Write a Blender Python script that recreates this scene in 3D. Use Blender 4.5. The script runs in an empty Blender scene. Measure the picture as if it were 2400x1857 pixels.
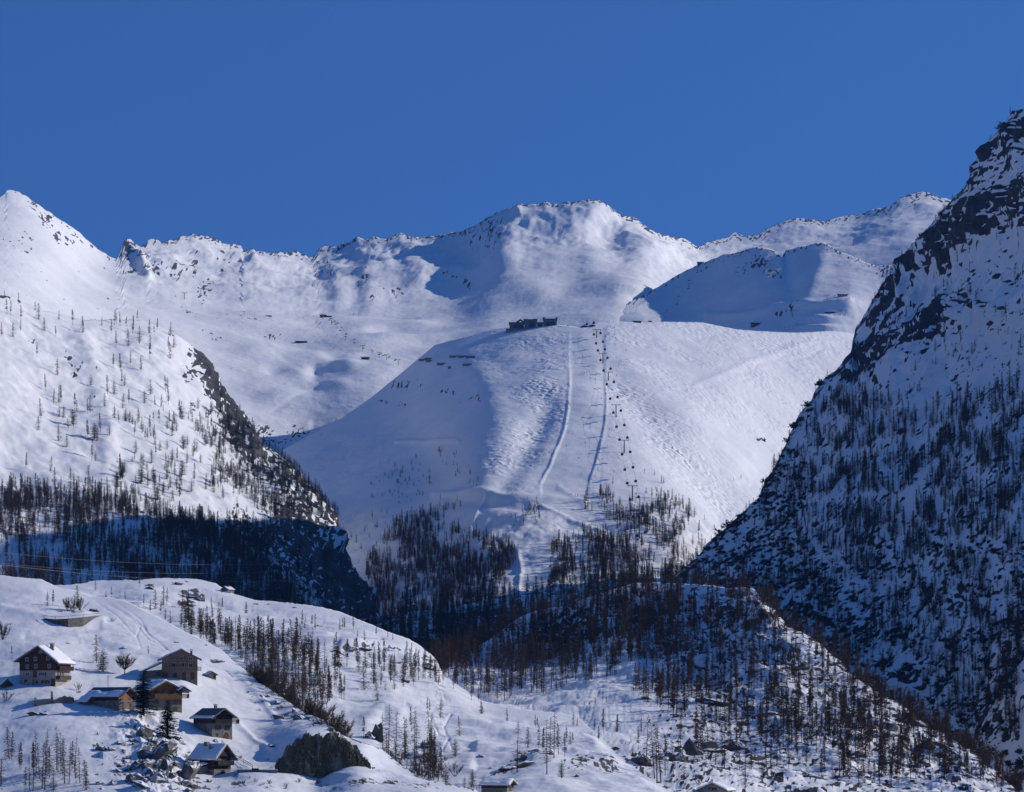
import bpy, bmesh, math, random
import numpy as np
from mathutils import Vector, Matrix

# ------------------------------------------------------------------ camera, sky, sun, exposure
S = bpy.context.scene
C = S.collection
F = 6805.0            # focal length in photograph pixels (2400 wide), about a 100 mm lens
H = 1700.0            # photograph row of the true horizon
SUN_AZ = math.radians(18)     # behind the scene, measured from due right (+x)
SUN_EL = math.radians(24)
cam = bpy.data.cameras.new('camera'); camo = bpy.data.objects.new('camera', cam); C.objects.link(camo)
camo.location = (0, 0, 0); camo.rotation_euler = (math.radians(90), 0, 0)
cam.sensor_width = 36.0; cam.lens = 36.0 * F / 2400.0
cam.shift_x = 0.0; cam.shift_y = (H - 1857 / 2) / 2400.0
cam.clip_start = 1.0; cam.clip_end = 60000.0
S.camera = camo

W = bpy.data.worlds.new('World'); S.world = W; W.use_nodes = True
nt = W.node_tree; nt.nodes.clear()
sky = nt.nodes.new('ShaderNodeTexSky'); sky.sky_type = 'NISHITA'; sky.sun_disc = False
sky.sun_elevation = SUN_EL; sky.sun_rotation = math.radians(90) - SUN_AZ
sky.altitude = 3200; sky.air_density = 1.0; sky.dust_density = 0.0; sky.ozone_density = 4.0
tc = nt.nodes.new('ShaderNodeTexCoord')
mp = nt.nodes.new('ShaderNodeVectorMath'); mp.operation = 'ADD'; mp.inputs[1].default_value = (0, 0, 0.42)
nm = nt.nodes.new('ShaderNodeVectorMath'); nm.operation = 'NORMALIZE'
hs = nt.nodes.new('ShaderNodeHueSaturation'); hs.inputs['Saturation'].default_value = 1.17; hs.inputs['Hue'].default_value = 0.508; hs.inputs['Value'].default_value = 1.12
bg = nt.nodes.new('ShaderNodeBackground'); bg.inputs['Strength'].default_value = 0.15
ow = nt.nodes.new('ShaderNodeOutputWorld')
nt.links.new(tc.outputs['Generated'], mp.inputs[0]); nt.links.new(mp.outputs[0], nm.inputs[0])
nt.links.new(nm.outputs[0], sky.inputs['Vector']); nt.links.new(sky.outputs[0], hs.inputs['Color'])
nt.links.new(hs.outputs[0], bg.inputs['Color']); nt.links.new(bg.outputs[0], ow.inputs['Surface'])

sl = bpy.data.lights.new('sun', 'SUN'); sl.energy = 3.65; sl.angle = math.radians(0.53); sl.color = (1.0, 0.945, 0.885)
so = bpy.data.objects.new('sun', sl); C.objects.link(so)
SUN = Vector((math.cos(SUN_AZ) * math.cos(SUN_EL), math.sin(SUN_AZ) * math.cos(SUN_EL), math.sin(SUN_EL)))
so.rotation_euler = SUN.to_track_quat('Z', 'Y').to_euler()
S.view_settings.view_transform = 'Standard'; S.view_settings.look = 'None'
S.view_settings.exposure = 0.0; S.view_settings.gamma = 1.0; S.view_settings.use_curve_mapping = False
S.cycles.use_denoising = True
S.cycles.max_bounces = 6; S.cycles.diffuse_bounces = 1; S.cycles.volume_bounces = 0
S.cycles.transparent_max_bounces = 8

rng = np.random.default_rng(7)
random.seed(7)

# ------------------------------------------------------------------ noise
_perm = np.random.default_rng(3).permutation(256).astype(np.int32); _perm = np.concatenate([_perm, _perm, _perm])
_grad = np.array([(1,1,0),(-1,1,0),(1,-1,0),(-1,-1,0),(1,0,1),(-1,0,1),(1,0,-1),(-1,0,-1),(0,1,1),(0,-1,1),(0,1,-1),(0,-1,-1)], float)
def perlin(x, y, z):
    xi = np.floor(x).astype(np.int32); yi = np.floor(y).astype(np.int32); zi = np.floor(z).astype(np.int32)
    xf = x - xi; yf = y - yi; zf = z - zi
    xi &= 255; yi &= 255; zi &= 255
    f = lambda t: t * t * t * (t * (t * 6 - 15) + 10)
    u, v, w = f(xf), f(yf), f(zf)
    out = 0
    for dx in (0, 1):
        wx = u if dx else 1 - u
        A = _perm[xi + dx]
        for dy in (0, 1):
            wy = v if dy else 1 - v
            B = _perm[A + yi + dy]
            for dz in (0, 1):
                wz = w if dz else 1 - w
                g = _grad[_perm[B + zi + dz] % 12]
                out = out + wx * wy * wz * (g[..., 0] * (xf - dx) + g[..., 1] * (yf - dy) + g[..., 2] * (zf - dz))
    return out
def fbm(p, wl, octv=4, gain=0.5, off=0.0):
    s = 0; a = 1.0; f = 1.0 / wl
    for k in range(octv):
        s = s + a * perlin(p[0] * f + off + 17.3 * k, p[1] * f + 5.1 * k, p[2] * f + 9.7 * k); a *= gain; f *= 2.03
    return s
def ridged(p, wl, octv=4, gain=0.5, off=0.0):
    s = 0; a = 1.0; f = 1.0 / wl
    for k in range(octv):
        s = s + a * (1 - 2.2 * np.abs(perlin(p[0] * f + off + 17.3 * k, p[1] * f + 5.1 * k, p[2] * f + 9.7 * k))); a *= gain; f *= 2.03
    return s
def aniso(U, V, ang, lu, lv, octv=4, off=0.0):
    """noise stretched along a direction on the slope (ang in degrees, down to the right)"""
    c, s = math.cos(math.radians(ang)), math.sin(math.radians(ang))
    a = U * c + V * s; b = -U * s + V * c
    return fbm((a / lu, b / lv, np.zeros_like(U) + off), 1.0, octv, 0.55, off)
def sstep(a, b, x):
    t = np.clip((x - a) / (b - a), 0, 1); return t * t * (3 - 2 * t)

def pdist(U, V, line):
    """distance and parameter to a polyline"""
    best = np.full(U.shape, 1e9); par = np.zeros(U.shape); side = np.zeros(U.shape)
    n = len(line) - 1
    for i in range(n):
        ax, ay = line[i]; bx, by = line[i + 1]
        dx, dy = bx - ax, by - ay; L = dx * dx + dy * dy + 1e-9
        t = np.clip(((U - ax) * dx + (V - ay) * dy) / L, 0, 1)
        d = np.hypot(U - ax - t * dx, V - ay - t * dy)
        m = d < best
        best = np.where(m, d, best); par = np.where(m, (i + t) / n, par)
        side = np.where(m, np.sign((U - ax) * dy - (V - ay) * dx), side)
    return best, par, side
def inpoly(U, V, poly):
    r = np.zeros(np.shape(U), bool); n = len(poly)
    for i in range(n):
        x1, y1 = poly[i]; x2, y2 = poly[(i + 1) % n]
        c = ((y1 > V) != (y2 > V)) & (U < (x2 - x1) * (V - y1) / (y2 - y1 + 1e-12) + x1)
        r ^= c
    return r

# ------------------------------------------------------------------ object helpers
def tag(o, label=None, cat=None, group=None, kind=None):
    if label: o['label'] = label
    if cat: o['category'] = cat
    if group: o['group'] = group
    if kind: o['kind'] = kind
    return o
def empty(name, loc, rz=0.0):
    o = bpy.data.objects.new(name, None); C.objects.link(o); o.location = loc; o.rotation_euler = (0, 0, rz)
    o.empty_display_size = 0.5
    return o
def link(name, me, parent=None):
    o = bpy.data.objects.new(name, me); C.objects.link(o)
    if parent is not None: o.parent = parent
    return o
def copy_tree(o, parent=None):
    c = o.copy(); C.objects.link(c); c.parent = parent
    for ch in o.children: copy_tree(ch, c)
    return c
class MB:
    def __init__(s): s.v = []; s.f = []
    def add(s, vs, fs):
        k = len(s.v); s.v += [tuple(map(float, p)) for p in vs]; s.f += [tuple(i + k for i in q) for q in fs]; return s
    def box(s, x0, x1, y0, y1, z0, z1):
        return s.add([(x0,y0,z0),(x1,y0,z0),(x1,y1,z0),(x0,y1,z0),(x0,y0,z1),(x1,y0,z1),(x1,y1,z1),(x0,y1,z1)],
                     [(0,3,2,1),(4,5,6,7),(0,1,5,4),(1,2,6,5),(2,3,7,6),(3,0,4,7)])
    def prism_y(s, poly, y0, y1):
        n = len(poly)
        vs = [(x, y0, z) for x, z in poly] + [(x, y1, z) for x, z in poly]
        fs = [tuple(range(n)), tuple(range(2 * n - 1, n - 1, -1))] + [(i, i + n, (i + 1) % n + n, (i + 1) % n) for i in range(n)]
        return s.add(vs, fs)
    def prism_x(s, poly, x0, x1):
        n = len(poly)
        vs = [(x0, y, z) for y, z in poly] + [(x1, y, z) for y, z in poly]
        fs = [tuple(range(n - 1, -1, -1)), tuple(range(n, 2 * n))] + [(i, (i + 1) % n, (i + 1) % n + n, i + n) for i in range(n)]
        return s.add(vs, fs)
    def tube(s, a, b, r0, r1=None, n=6):
        a = Vector(a); b = Vector(b); r1 = r0 if r1 is None else r1
        d = (b - a).normalized(); e = d.orthogonal().normalized(); g = d.cross(e)
        vs = []
        for p, r in ((a, r0), (b, r1)):
            for k in range(n):
                t = 2 * math.pi * k / n; vs.append(p + (e * math.cos(t) + g * math.sin(t)) * r)
        fs = [(k, (k + 1) % n, (k + 1) % n + n, k + n) for k in range(n)] + [tuple(range(n - 1, -1, -1)), tuple(range(n, 2 * n))]
        return s.add(vs, fs)
    def mesh(s, name, m):
        me = bpy.data.meshes.new(name); me.from_pydata(s.v, [], s.f); me.update()
        if m is not None: me.materials.append(m)
        return me
    def build(s, name, m, parent=None): return link(name, s.mesh(name, m), parent)

# ------------------------------------------------------------------ materials
def newmat(name):
    m = bpy.data.materials.new(name); m.use_nodes = True
    n = m.node_tree; n.nodes.clear()
    out = n.nodes.new('ShaderNodeOutputMaterial'); b = n.nodes.new('ShaderNodeBsdfPrincipled')
    n.links.new(b.outputs[0], out.inputs['Surface'])
    return m, n, b
def noise_node(n, scale, detail=4.0, rough=0.55, vec=None):
    t = n.nodes.new('ShaderNodeTexNoise'); t.inputs['Scale'].default_value = scale; t.inputs['Detail'].default_value = detail
    t.inputs['Roughness'].default_value = rough
    if vec is not None: n.links.new(vec, t.inputs['Vector'])
    return t
def ramp(n, src, stops):
    r = n.nodes.new('ShaderNodeValToRGB')
    while len(r.color_ramp.elements) < len(stops): r.color_ramp.elements.new(0.5)
    for e, (p, c) in zip(r.color_ramp.elements, stops): e.position = p; e.color = (*c, 1)
    n.links.new(src, r.inputs[0]); return r
def objvec(n, scale=(1, 1, 1)):
    t = n.nodes.new('ShaderNodeTexCoord'); m = n.nodes.new('ShaderNodeMapping'); m.inputs['Scale'].default_value = scale
    n.links.new(t.outputs['Object'], m.inputs[0]); return m.outputs[0]
def mat_var(name, c0, c1, scale=1.0, rough=0.8, stretch=(1, 1, 1), bump=0.0, detail=4.0, spec=0.3):
    """a two tone material broken up by noise"""
    m, n, b = newmat(name); v = objvec(n, stretch)
    t = noise_node(n, scale, detail, 0.6, v); r = ramp(n, t.outputs[0], [(0.32, c0), (0.68, c1)])
    n.links.new(r.outputs[0], b.inputs['Base Color']); b.inputs['Roughness'].default_value = rough
    b.inputs['Specular IOR Level'].default_value = spec
    if bump:
        bp = n.nodes.new('ShaderNodeBump'); bp.inputs['Strength'].default_value = 1.0; bp.inputs['Distance'].default_value = bump
        n.links.new(t.outputs[0], bp.inputs['Height']); n.links.new(bp.outputs[0], b.inputs['Normal'])
    return m
SNOW = (0.87, 0.865, 0.865)
def mat_terrain(name, rscale, bumpwl, bumpd, rock0=(0.035, 0.033, 0.036), rock1=(0.17, 0.16, 0.155), mog=None, tint=SNOW):
    m, n, b = newmat(name)
    geo = n.nodes.new('ShaderNodeTexCoord'); v = geo.outputs['Object']
    at = n.nodes.new('ShaderNodeAttribute'); at.attribute_name = 'rock'
    t = noise_node(n, rscale, 6.0, 0.62, v)
    ad = n.nodes.new('ShaderNodeMath'); ad.operation = 'MULTIPLY_ADD'; ad.inputs[1].default_value = 0.9; 
    n.links.new(t.outputs[0], ad.inputs[0]); 
    sb = n.nodes.new('ShaderNodeMath'); sb.operation = 'ADD'; sb.inputs[1].default_value = -0.45
    n.links.new(at.outputs['Fac'], sb.inputs[0]); n.links.new(sb.outputs[0], ad.inputs[2])
    rk = ramp(n, ad.outputs[0], [(0.46, (0, 0, 0)), (0.54, (1, 1, 1))])
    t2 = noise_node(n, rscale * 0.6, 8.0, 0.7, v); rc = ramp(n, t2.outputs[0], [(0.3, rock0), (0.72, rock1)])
    t3 = noise_node(n, bumpwl * 0.22, 5.0, 0.6, v); sc = ramp(n, t3.outputs[0], [(0.3, tuple(c * 0.93 for c in tint)), (0.7, tint)])
    mx = n.nodes.new('ShaderNodeMix'); mx.data_type = 'RGBA'
    n.links.new(rk.outputs[0], mx.inputs[0]); n.links.new(sc.outputs[0], mx.inputs[6]); n.links.new(rc.outputs[0], mx.inputs[7])
    n.links.new(mx.outputs[2], b.inputs['Base Color'])
    b.inputs['Roughness'].default_value = 0.75; b.inputs['Specular IOR Level'].default_value = 0.15
    tb = noise_node(n, bumpwl, 6.0, 0.6, v)
    bp = n.nodes.new('ShaderNodeBump'); bp.inputs['Strength'].default_value = 1.0; bp.inputs['Distance'].default_value = bumpd
    n.links.new(tb.outputs[0], bp.inputs['Height'])
    # rock has rougher relief
    bp2 = n.nodes.new('ShaderNodeBump'); bp2.inputs['Distance'].default_value = bumpd * 3.0
    n.links.new(rk.outputs[0], bp2.inputs['Strength']); n.links.new(t2.outputs[0], bp2.inputs['Height']); n.links.new(bp.outputs[0], bp2.inputs['Normal'])
    last = bp2.outputs[0]
    if mog:
        ma = n.nodes.new('ShaderNodeAttribute'); ma.attribute_name = 'mogul'
        vo = n.nodes.new('ShaderNodeTexVoronoi'); vo.feature = 'SMOOTH_F1'; vo.inputs['Scale'].default_value = 1.0 / mog[0]
        mpn = n.nodes.new('ShaderNodeMapping'); mpn.inputs['Scale'].default_value = (1.0, 0.75, 1.0)
        wn = noise_node(n, 0.035, 3.0, 0.6, v); ws = n.nodes.new('ShaderNodeVectorMath'); ws.operation = 'SCALE'; ws.inputs['Scale'].default_value = 22.0
        wa = n.nodes.new('ShaderNodeVectorMath'); wa.operation = 'ADD'; n.links.new(wn.outputs['Color'], ws.inputs[0]); n.links.new(ws.outputs[0], wa.inputs[0]); n.links.new(v, wa.inputs[1])
        vo.inputs['Randomness'].default_value = 1.0
        n.links.new(wa.outputs[0], mpn.inputs[0]); n.links.new(mpn.outputs[0], vo.inputs['Vector'])
        wk = noise_node(n, 0.012, 3.0, 0.6, v); wr = ramp(n, wk.outputs[0], [(0.36, (0.12, 0.12, 0.12)), (0.62, (1, 1, 1))])
        wm_ = n.nodes.new('ShaderNodeMath'); wm_.operation = 'MULTIPLY'; n.links.new(wr.outputs[0], wm_.inputs[0]); n.links.new(ma.outputs['Fac'], wm_.inputs[1])
        bp3 = n.nodes.new('ShaderNodeBump'); bp3.inputs['Distance'].default_value = mog[1]; bp3.invert = True
        n.links.new(wm_.outputs[0], bp3.inputs['Strength']); n.links.new(vo.outputs['Distance'], bp3.inputs['Height']); n.links.new(last, bp3.inputs['Normal'])
        last = bp3.outputs[0]
    n.links.new(last, b.inputs['Normal'])
    return m

# ------------------------------------------------------------------ terrain sheets
def tps_fit(pts):
    p = np.array(pts, float); n = len(p); x = p[:, :2] / 300.0
    d2 = ((x[:, None] - x[None]) ** 2).sum(-1)
    K = np.where(d2 > 0, 0.5 * d2 * np.log(d2 + 1e-12), 0) + np.eye(n) * 0.02
    Pm = np.c_[np.ones(n), x]
    A = np.zeros((n + 3, n + 3)); A[:n, :n] = K; A[:n, n:] = Pm; A[n:, :n] = Pm.T
    w = np.linalg.solve(A, np.r_[p[:, 2], 0, 0, 0])
    return x, w
def tps_eval(fit, U, V):
    x, w = fit; n = len(x); u = U.ravel() / 300.0; v = V.ravel() / 300.0
    r = w[n] + w[n + 1] * u + w[n + 2] * v
    for i in range(n):
        d2 = (u - x[i, 0]) ** 2 + (v - x[i, 1]) ** 2
        r = r + w[i] * 0.5 * d2 * np.log(d2 + 1e-12)
    return r.reshape(U.shape)

class Sheet:
    """A terrain mass: a height field over (bearing, distance). Crest and depth control points come
    from the photograph; behind the crest the ground falls away on the far side."""
    def __init__(s, name, u0, u1, du, crest, vbot, dv, ctrl, relief=None, rock=None, mogul=None, mat=None, back=0.5, crest_amp=2.0, crest_wl=30.0, pre=None):
        s.name = name; s.u = np.arange(u0, u1 + du, du); s.u0 = u0; s.du = du; nc = len(s.u)
        cx = [c[0] for c in crest]; cy = [c[1] for c in crest]
        s.vtop = np.interp(s.u, cx, cy)
        z = np.zeros(nc)
        s.vtop = s.vtop + crest_amp * fbm((s.u / crest_wl, z, z + u0 * 0.013), 1.0, 5, 0.6)
        vb = np.interp(s.u, [c[0] for c in vbot], [c[1] for c in vbot]) if isinstance(vbot, list) else np.full(nc, float(vbot))
        s.vbot = np.maximum(vb, s.vtop + 20)
        nr = int(np.ceil((s.vbot - s.vtop).max() / dv)) + 1; nr = min(nr, 420); s.nr = nr
        t = np.linspace(0, 1, nr)[:, None]
        s.U = np.repeat(s.u[None], nr, 0); s.V = s.vbot[None] + (s.vtop - s.vbot)[None] * t
        s.fit = tps_fit(ctrl)
        Y = tps_eval(s.fit, s.U, s.V)
        if pre: Y = pre(s.U, s.V, Y)
        P = np.stack([Y * (s.U - 1200) / F, Y, Y * (H - s.V) / F])
        N = s.normals(P)
        if relief is not None:
            d = relief(s.U, s.V, P, N, s.V - s.vtop[None])
            fade = 0.15 + 0.85 * sstep(0, 40, s.V - s.vtop[None])
            P = P + N * (d * fade)[None]
            N = s.normals(P)
        s.P = P; s.N = N
        s.rockv = rock(s.U, s.V, P, N, s.V - s.vtop[None]) if rock else np.zeros(s.U.shape)
        # lift rock a little so that it breaks the snow
        mog = mogul(s.U, s.V, P, N) if mogul else None
        # back side rows
        offs = np.array([8, 25, 60, 130, 260, 480.0]) * (P[1, -1].mean() / 2500.0)
        s.back = back
        rows = [P]; q = P[:, -1]
        for o in offs:
            b = q.copy(); b[1] = q[1] + o; b[0] = q[0] + o * q[0] / q[1]
            b[2] = q[2] - o * back * (0.55 + 0.45 * min(1, o / 100)) + 0.06 * o * fbm((q[0] / 60, q[1] * 0 + o / 50, q[2] * 0), 1.0, 3)
            rows.append(b[:, None])
        A = np.concatenate(rows, 1); n2 = A.shape[1]
        me = bpy.data.meshes.new(name)
        idx = np.arange(n2 * nc).reshape(n2, nc)
        fs = np.stack([idx[:-1, :-1], idx[:-1, 1:], idx[1:, 1:], idx[1:, :-1]], -1).reshape(-1, 4)
        me.vertices.add(n2 * nc); me.vertices.foreach_set('co', A.reshape(3, -1).T.astype(np.float32).ravel())
        me.loops.add(fs.size); me.loops.foreach_set('vertex_index', fs.astype(np.int32).ravel())
        me.polygons.add(len(fs)); me.polygons.foreach_set('loop_start', np.arange(0, fs.size, 4, dtype=np.int32))
        me.polygons.foreach_set('loop_total', np.full(len(fs), 4, np.int32)); me.polygons.foreach_set('use_smooth', np.ones(len(fs), bool))
        me.update(calc_edges=True); me.validate()
        def attr(nm, val):
            full = np.concatenate([val] + [val[-1:]] * len(offs), 0)
            a = me.attributes.new(nm, 'FLOAT', 'POINT'); a.data.foreach_set('value', full.astype(np.float32).ravel())
        attr('rock', s.rockv)
        if mog is not None: attr('mogul', mog)
        me.materials.append(mat)
        s.o = tag(link(name, me), kind='structure')
    @staticmethod
    def normals(P):
        du = np.gradient(P, axis=2); dv = np.gradient(P, axis=1)
        n = np.cross(du, dv, axis=0)
        n /= np.linalg.norm(n, axis=0) + 1e-9
        return n * np.where(n[2] < 0, -1, 1)[None]
    def pt(s, u, v, sink=0.0):
        c = min(max((u - s.u0) / s.du, 0), len(s.u) - 1.001); i = int(c); fc = c - i
        vt = s.vtop[i] * (1 - fc) + s.vtop[i + 1] * fc; vb = s.vbot[i] * (1 - fc) + s.vbot[i + 1] * fc
        r = min(max((v - vb) / (vt - vb), 0), 0.9999) * (s.nr - 1); j = int(r); fr = r - j
        p = (s.P[:, j, i] * (1 - fc) + s.P[:, j, i + 1] * fc) * (1 - fr) + (s.P[:, j + 1, i] * (1 - fc) + s.P[:, j + 1, i + 1] * fc) * fr
        return Vector((p[0], p[1], p[2] - sink))
    def nrm(s, u, v):
        i = int(min(max((u - s.u0) / s.du, 0), len(s.u) - 2))
        r = min(max((v - s.vbot[i]) / (s.vtop[i] - s.vbot[i]), 0), 0.9999); j = int(r * (s.nr - 1))
        return Vector(s.N[:, j, i])
    def top(s, u): return float(np.interp(u, s.u, s.vtop))
    def behind(s, u, d):
        p = s.pt(u, s.top(u)); return Vector((p.x + d * p.x / p.y, p.y + d, p.z - d * s.back * 0.6))
# ------------------------------------------------------------------ the land, far to near
def blobs(U, V, lst):
    w = np.zeros(U.shape)
    for (u, v, ru, rv, a) in lst: w = np.maximum(w, a * np.exp(-(((U - u) / ru) ** 2 + ((V - v) / rv) ** 2)))
    return w
def band(U, V, line, width): return np.exp(-(pdist(U, V, line)[0] / width) ** 2)

def bnd(U, V, line, width): return 0.34 * band(U, V, line, width)
def blb(U, V, lst): return 0.42 * blobs(U, V, lst)

crestM = [(-200,500),(0,462.6),(5,458),(14,454),(16,446),(27,446),(47,452),(63,463),(82,476),(102,489),(118,500),(132,511),(157,526),(179,541),(198,559),(214,571),(228,583),(242,592),(255,601),(272,607),(283,590),(287,571),(294,560),(301,558),(308,563),(319,571),(328,578),(335,574),(343,570),(347.5,561.5),(365,559),(376,567),(385,568),(398,563),(411,564),(423,553),(440,555),(448,549),(467,552),(492,555),(508,560),(522,570),(536,572.5),(549,571),(566,578),(568,586),(577,589),(593,585),(600,589),(616,591.5),(636,594),(655,589.5),(680,591),(691,587),(710,594),(724,601),(735,600.5),(743,591.5),(750,579),(762,576),(787,578),(800.5,571),(820,565),(836,554),(847,558.5),(858,561),(877.5,554),(897,560),(916,557),(927,549),(938,546),(952,553),(971,556.6),(998,557),(1028.6,553),(1061.5,546),(1081,545),(1105.5,534),(1122,527),(1144,512),(1163,502),(1169,498),(1191,490),(1207,486),(1218,478),(1229,483),(1254,484),(1279,478),(1303,482),(1328,476),(1347,475),(1369,471),(1388,470.6),(1405,471),(1419,479),(1435,490),(1446,499),(1457,508),(1474,507),(1490,513),(1507,524),(1520,536.5),(1540,546),(1553,550),(1581,556),(1603,561),(1616,568),(1627,576),(1637,582),(1644,576),(1658,569.5),(1682,561.5),(1710,554.6),(1721,545),(1732,548),(1748,554),(1776,551),(1789.6,541),(1814,531),(1833.5,520),(1853,515),(1872,513),(1888.5,515.6),(1916,517.5),(1932,521.6),(1946,516),(1971,508),(1998,504),(2026,500),(2045,492),(2067,489),(2089,483),(2108,467),(2127.5,456),(2149.5,452),(2162,447.5),(2177,453),(2191,458),(2200,461),(2300,490),(2460,520)]
ctrlM = [(-150,490,4500),(-150,720,3450),(0,455,4700),(0,600,4050),(0,690,3700),(100,490,4800),(100,600,4300),(100,720,3850),(250,600,5050),(250,680,4500),(250,780,4050),(400,700,4700),(400,820,4150),(500,800,4350),(500,950,3900),(600,1000,3850),(700,1010,3880),
 (300,560,5350),(450,552,5650),(450,640,5150),(560,580,5850),(600,640,5400),(730,600,6050),(745,650,5650),(840,556,6150),(850,630,5720),(940,548,6150),(960,630,5600),(1030,553,6100),(1060,640,5420),(1130,640,5300),(1130,560,5700),(1170,498,5950),(1220,560,5600),(1390,471,5850),(1280,620,5350),(1360,600,5480),(1440,560,5750),(1430,640,5250),(1500,520,5950),(1500,600,5500),(1637,582,6350),(1720,550,6650),(1750,600,6300),(1872,513,6850),(1900,580,6350),(2000,504,6950),(2000,600,6100),(2100,470,6950),(2100,600,5900),(2300,490,6900),(2300,600,5800),
 (600,690,4980),(700,705,5020),(800,705,5080),(1000,712,5060),(1100,705,4980),(1200,690,4940),(1300,700,4840),(1450,690,4760),(700,760,4650),(850,800,4400),(850,760,4660),(1000,750,4760),(1150,760,4560),(900,860,4180),(700,860,4200),(780,840,4260),(600,900,4060),(800,1000,3900),(900,1100,3800),(1300,1100,3700),(1300,800,4350),(1600,800,4500),(2000,800,4800),(2300,900,4600)]
def reliefM(U, V, P, N, below):
    steep = sstep(0.93, 0.80, N[2])
    wall = np.exp(-(below / 110.0) ** 2) * sstep(250, 330, U) * (1 - 0.6 * sstep(1600, 1700, U))
    q = (P[0], P[1] * 0.45, P[2] * 0.5)
    d = 16 * fbm(P, 420, 3, 0.5, 1.0) + 8 * wall * (ridged(q, 200, 5, 0.55, 4.0) - 0.4) + (1.6 + 3.4 * wall) * fbm(P, 90, 4, 0.55, 2.2)
    d += 1.4 * np.exp(-(below / 26.0) ** 2) * ridged(P, 20, 5, 0.62, 8.0) + 2.4 * wall * (ridged((P[0], P[1] * .3, P[2] * .5), 44, 5, .62, 3.3) - .4) * sstep(0, 14, below)
    # rolling floor of the bowl and knolls by the lifts
    fl = sstep(705, 740, V) * sstep(480, 640, U)
    d += fl * 7 * fbm((P[0], P[1] * 0.6, P[2]), 260, 2, 0.5, 6.0)
    d += 14 * blb(U, V, [(700, 880, 40, 16, 1), (815, 858, 34, 12, 1), (905, 800, 50, 14, 0.8), (735, 832, 44, 12, .8), (600, 830, 40, 14, .6), (980, 760, 50, 12, .6), (850, 770, 40, 9, .7), (660, 930, 50, 14, .8), (790, 905, 34, 12, .8)]) - 12 * blb(U, V, [(738, 872, 16, 14, 1), (640, 870, 24, 10, .6), (780, 835, 24, 7, .6), (860, 825, 26, 8, .5)])
    # ribs below the saddle and shoulders of the main peak
    for ln, wd, h in (([(745,585),(780,640),(795,690)], 26, 16), ([(836,560),(865,620),(868,700)], 28, 16), ([(940,550),(985,620),(978,665)], 30, 14),
                      ([(1218,480),(1180,560),(1190,640),(1260,690)], 44, 20), ([(1390,472),(1350,560),(1400,640),(1480,680)], 40, 20), ([(1390,472),(1440,530),(1540,600)], 22, 14), ([(301,560),(325,620),(345,660)], 9, 26)):
        d += h * bnd(U, V, ln, wd) * sstep(0, 12, below)
    for ln, wd, h in (([(1430,560),(1455,600)], 34, 22), ([(1225,570),(1240,610)], 30, 12), ([(1100,600),(1060,690)], 50, 14)):
        d -= h * bnd(U, V, ln, wd)
    # low rock bank above the gully, tracks on the bowl floor
    d += 6 * bnd(U, V, [(560,960),(640,985),(720,990)], 10)
    d -= 2.0 * bnd(U, V, [(470,790),(620,815),(760,905),(640,960)], 5) - 0.5 * fl * fbm(P, 34, 3, 0.55, 11.0)
    return d
def rockM(U, V, P, N, below):
    n1 = aniso(U, V, 52, 16, 4.5, 5, 2.0); n2 = aniso(U, V, 30, 9, 4.0, 5, 5.0)
    left = sstep(420, 300, U)
    n = left * n1 + (1 - left) * n2
    w = 0.56 * np.exp(-(below / 18.0) ** 2) * np.where(U < 270, 0.55, 1.0)
    w = np.maximum(w, blobs(U, V, [(80,480,26,22,.55),(105,520,26,26,.62),(128,556,16,24,.72),(160,560,40,24,.5),(50,560,60,50,.3),(300,580,22,40,.8),(330,610,22,28,.55),(300,640,20,16,.6),(360,640,44,20,.58),(455,620,14,40,.6),(410,640,34,44,.5),(480,680,28,38,.52),(470,700,14,26,.62),(520,620,24,40,.4),
         (1150,540,45,55,.48),(1110,560,40,30,.4),(1480,512,30,14,.75),(1440,500,30,14,.5),(1050,640,26,10,.5),(1090,650,18,12,.5),(770,640,22,32,.42),(850,665,30,28,.42),(925,680,30,20,.46),(875,700,10,8,.6),(640,790,30,8,.45),(690,745,14,6,.3),
         (590,755,30,10,.35),(440,740,20,8,.5),(420,860,60,22,.35),(510,800,70,20,.34),(620,1000,26,16,.62),(700,1005,30,14,.62),(575,985,14,10,.5),(650,1022,60,10,.5),(380,680,14,26,.42),(2140,465,40,22,.5),(1880,530,40,18,.42),(1990,575,40,14,.35),(2090,600,30,16,.3)]))
    w = np.maximum(w, 0.15 * sstep(700, 500, U) * sstep(0, 60, below))
    return np.clip(0.5 + 1.9 * (n * (0.5 + 0.9 * w) + w - 0.58), 0, 1)
MT = mat_terrain('far_snow', 0.06, 0.07, 1.5, (0.04, 0.04, 0.045), (0.15, 0.14, 0.14))
LM = Sheet('mountain', -160, 2420, 4, crestM, [(-160, 1000), (500, 1130), (1300, 1130), (1500, 820), (2420, 820)], 3.6, ctrlM, reliefM, rockM, None, MT, 0.5, 2.2, 14)

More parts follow.
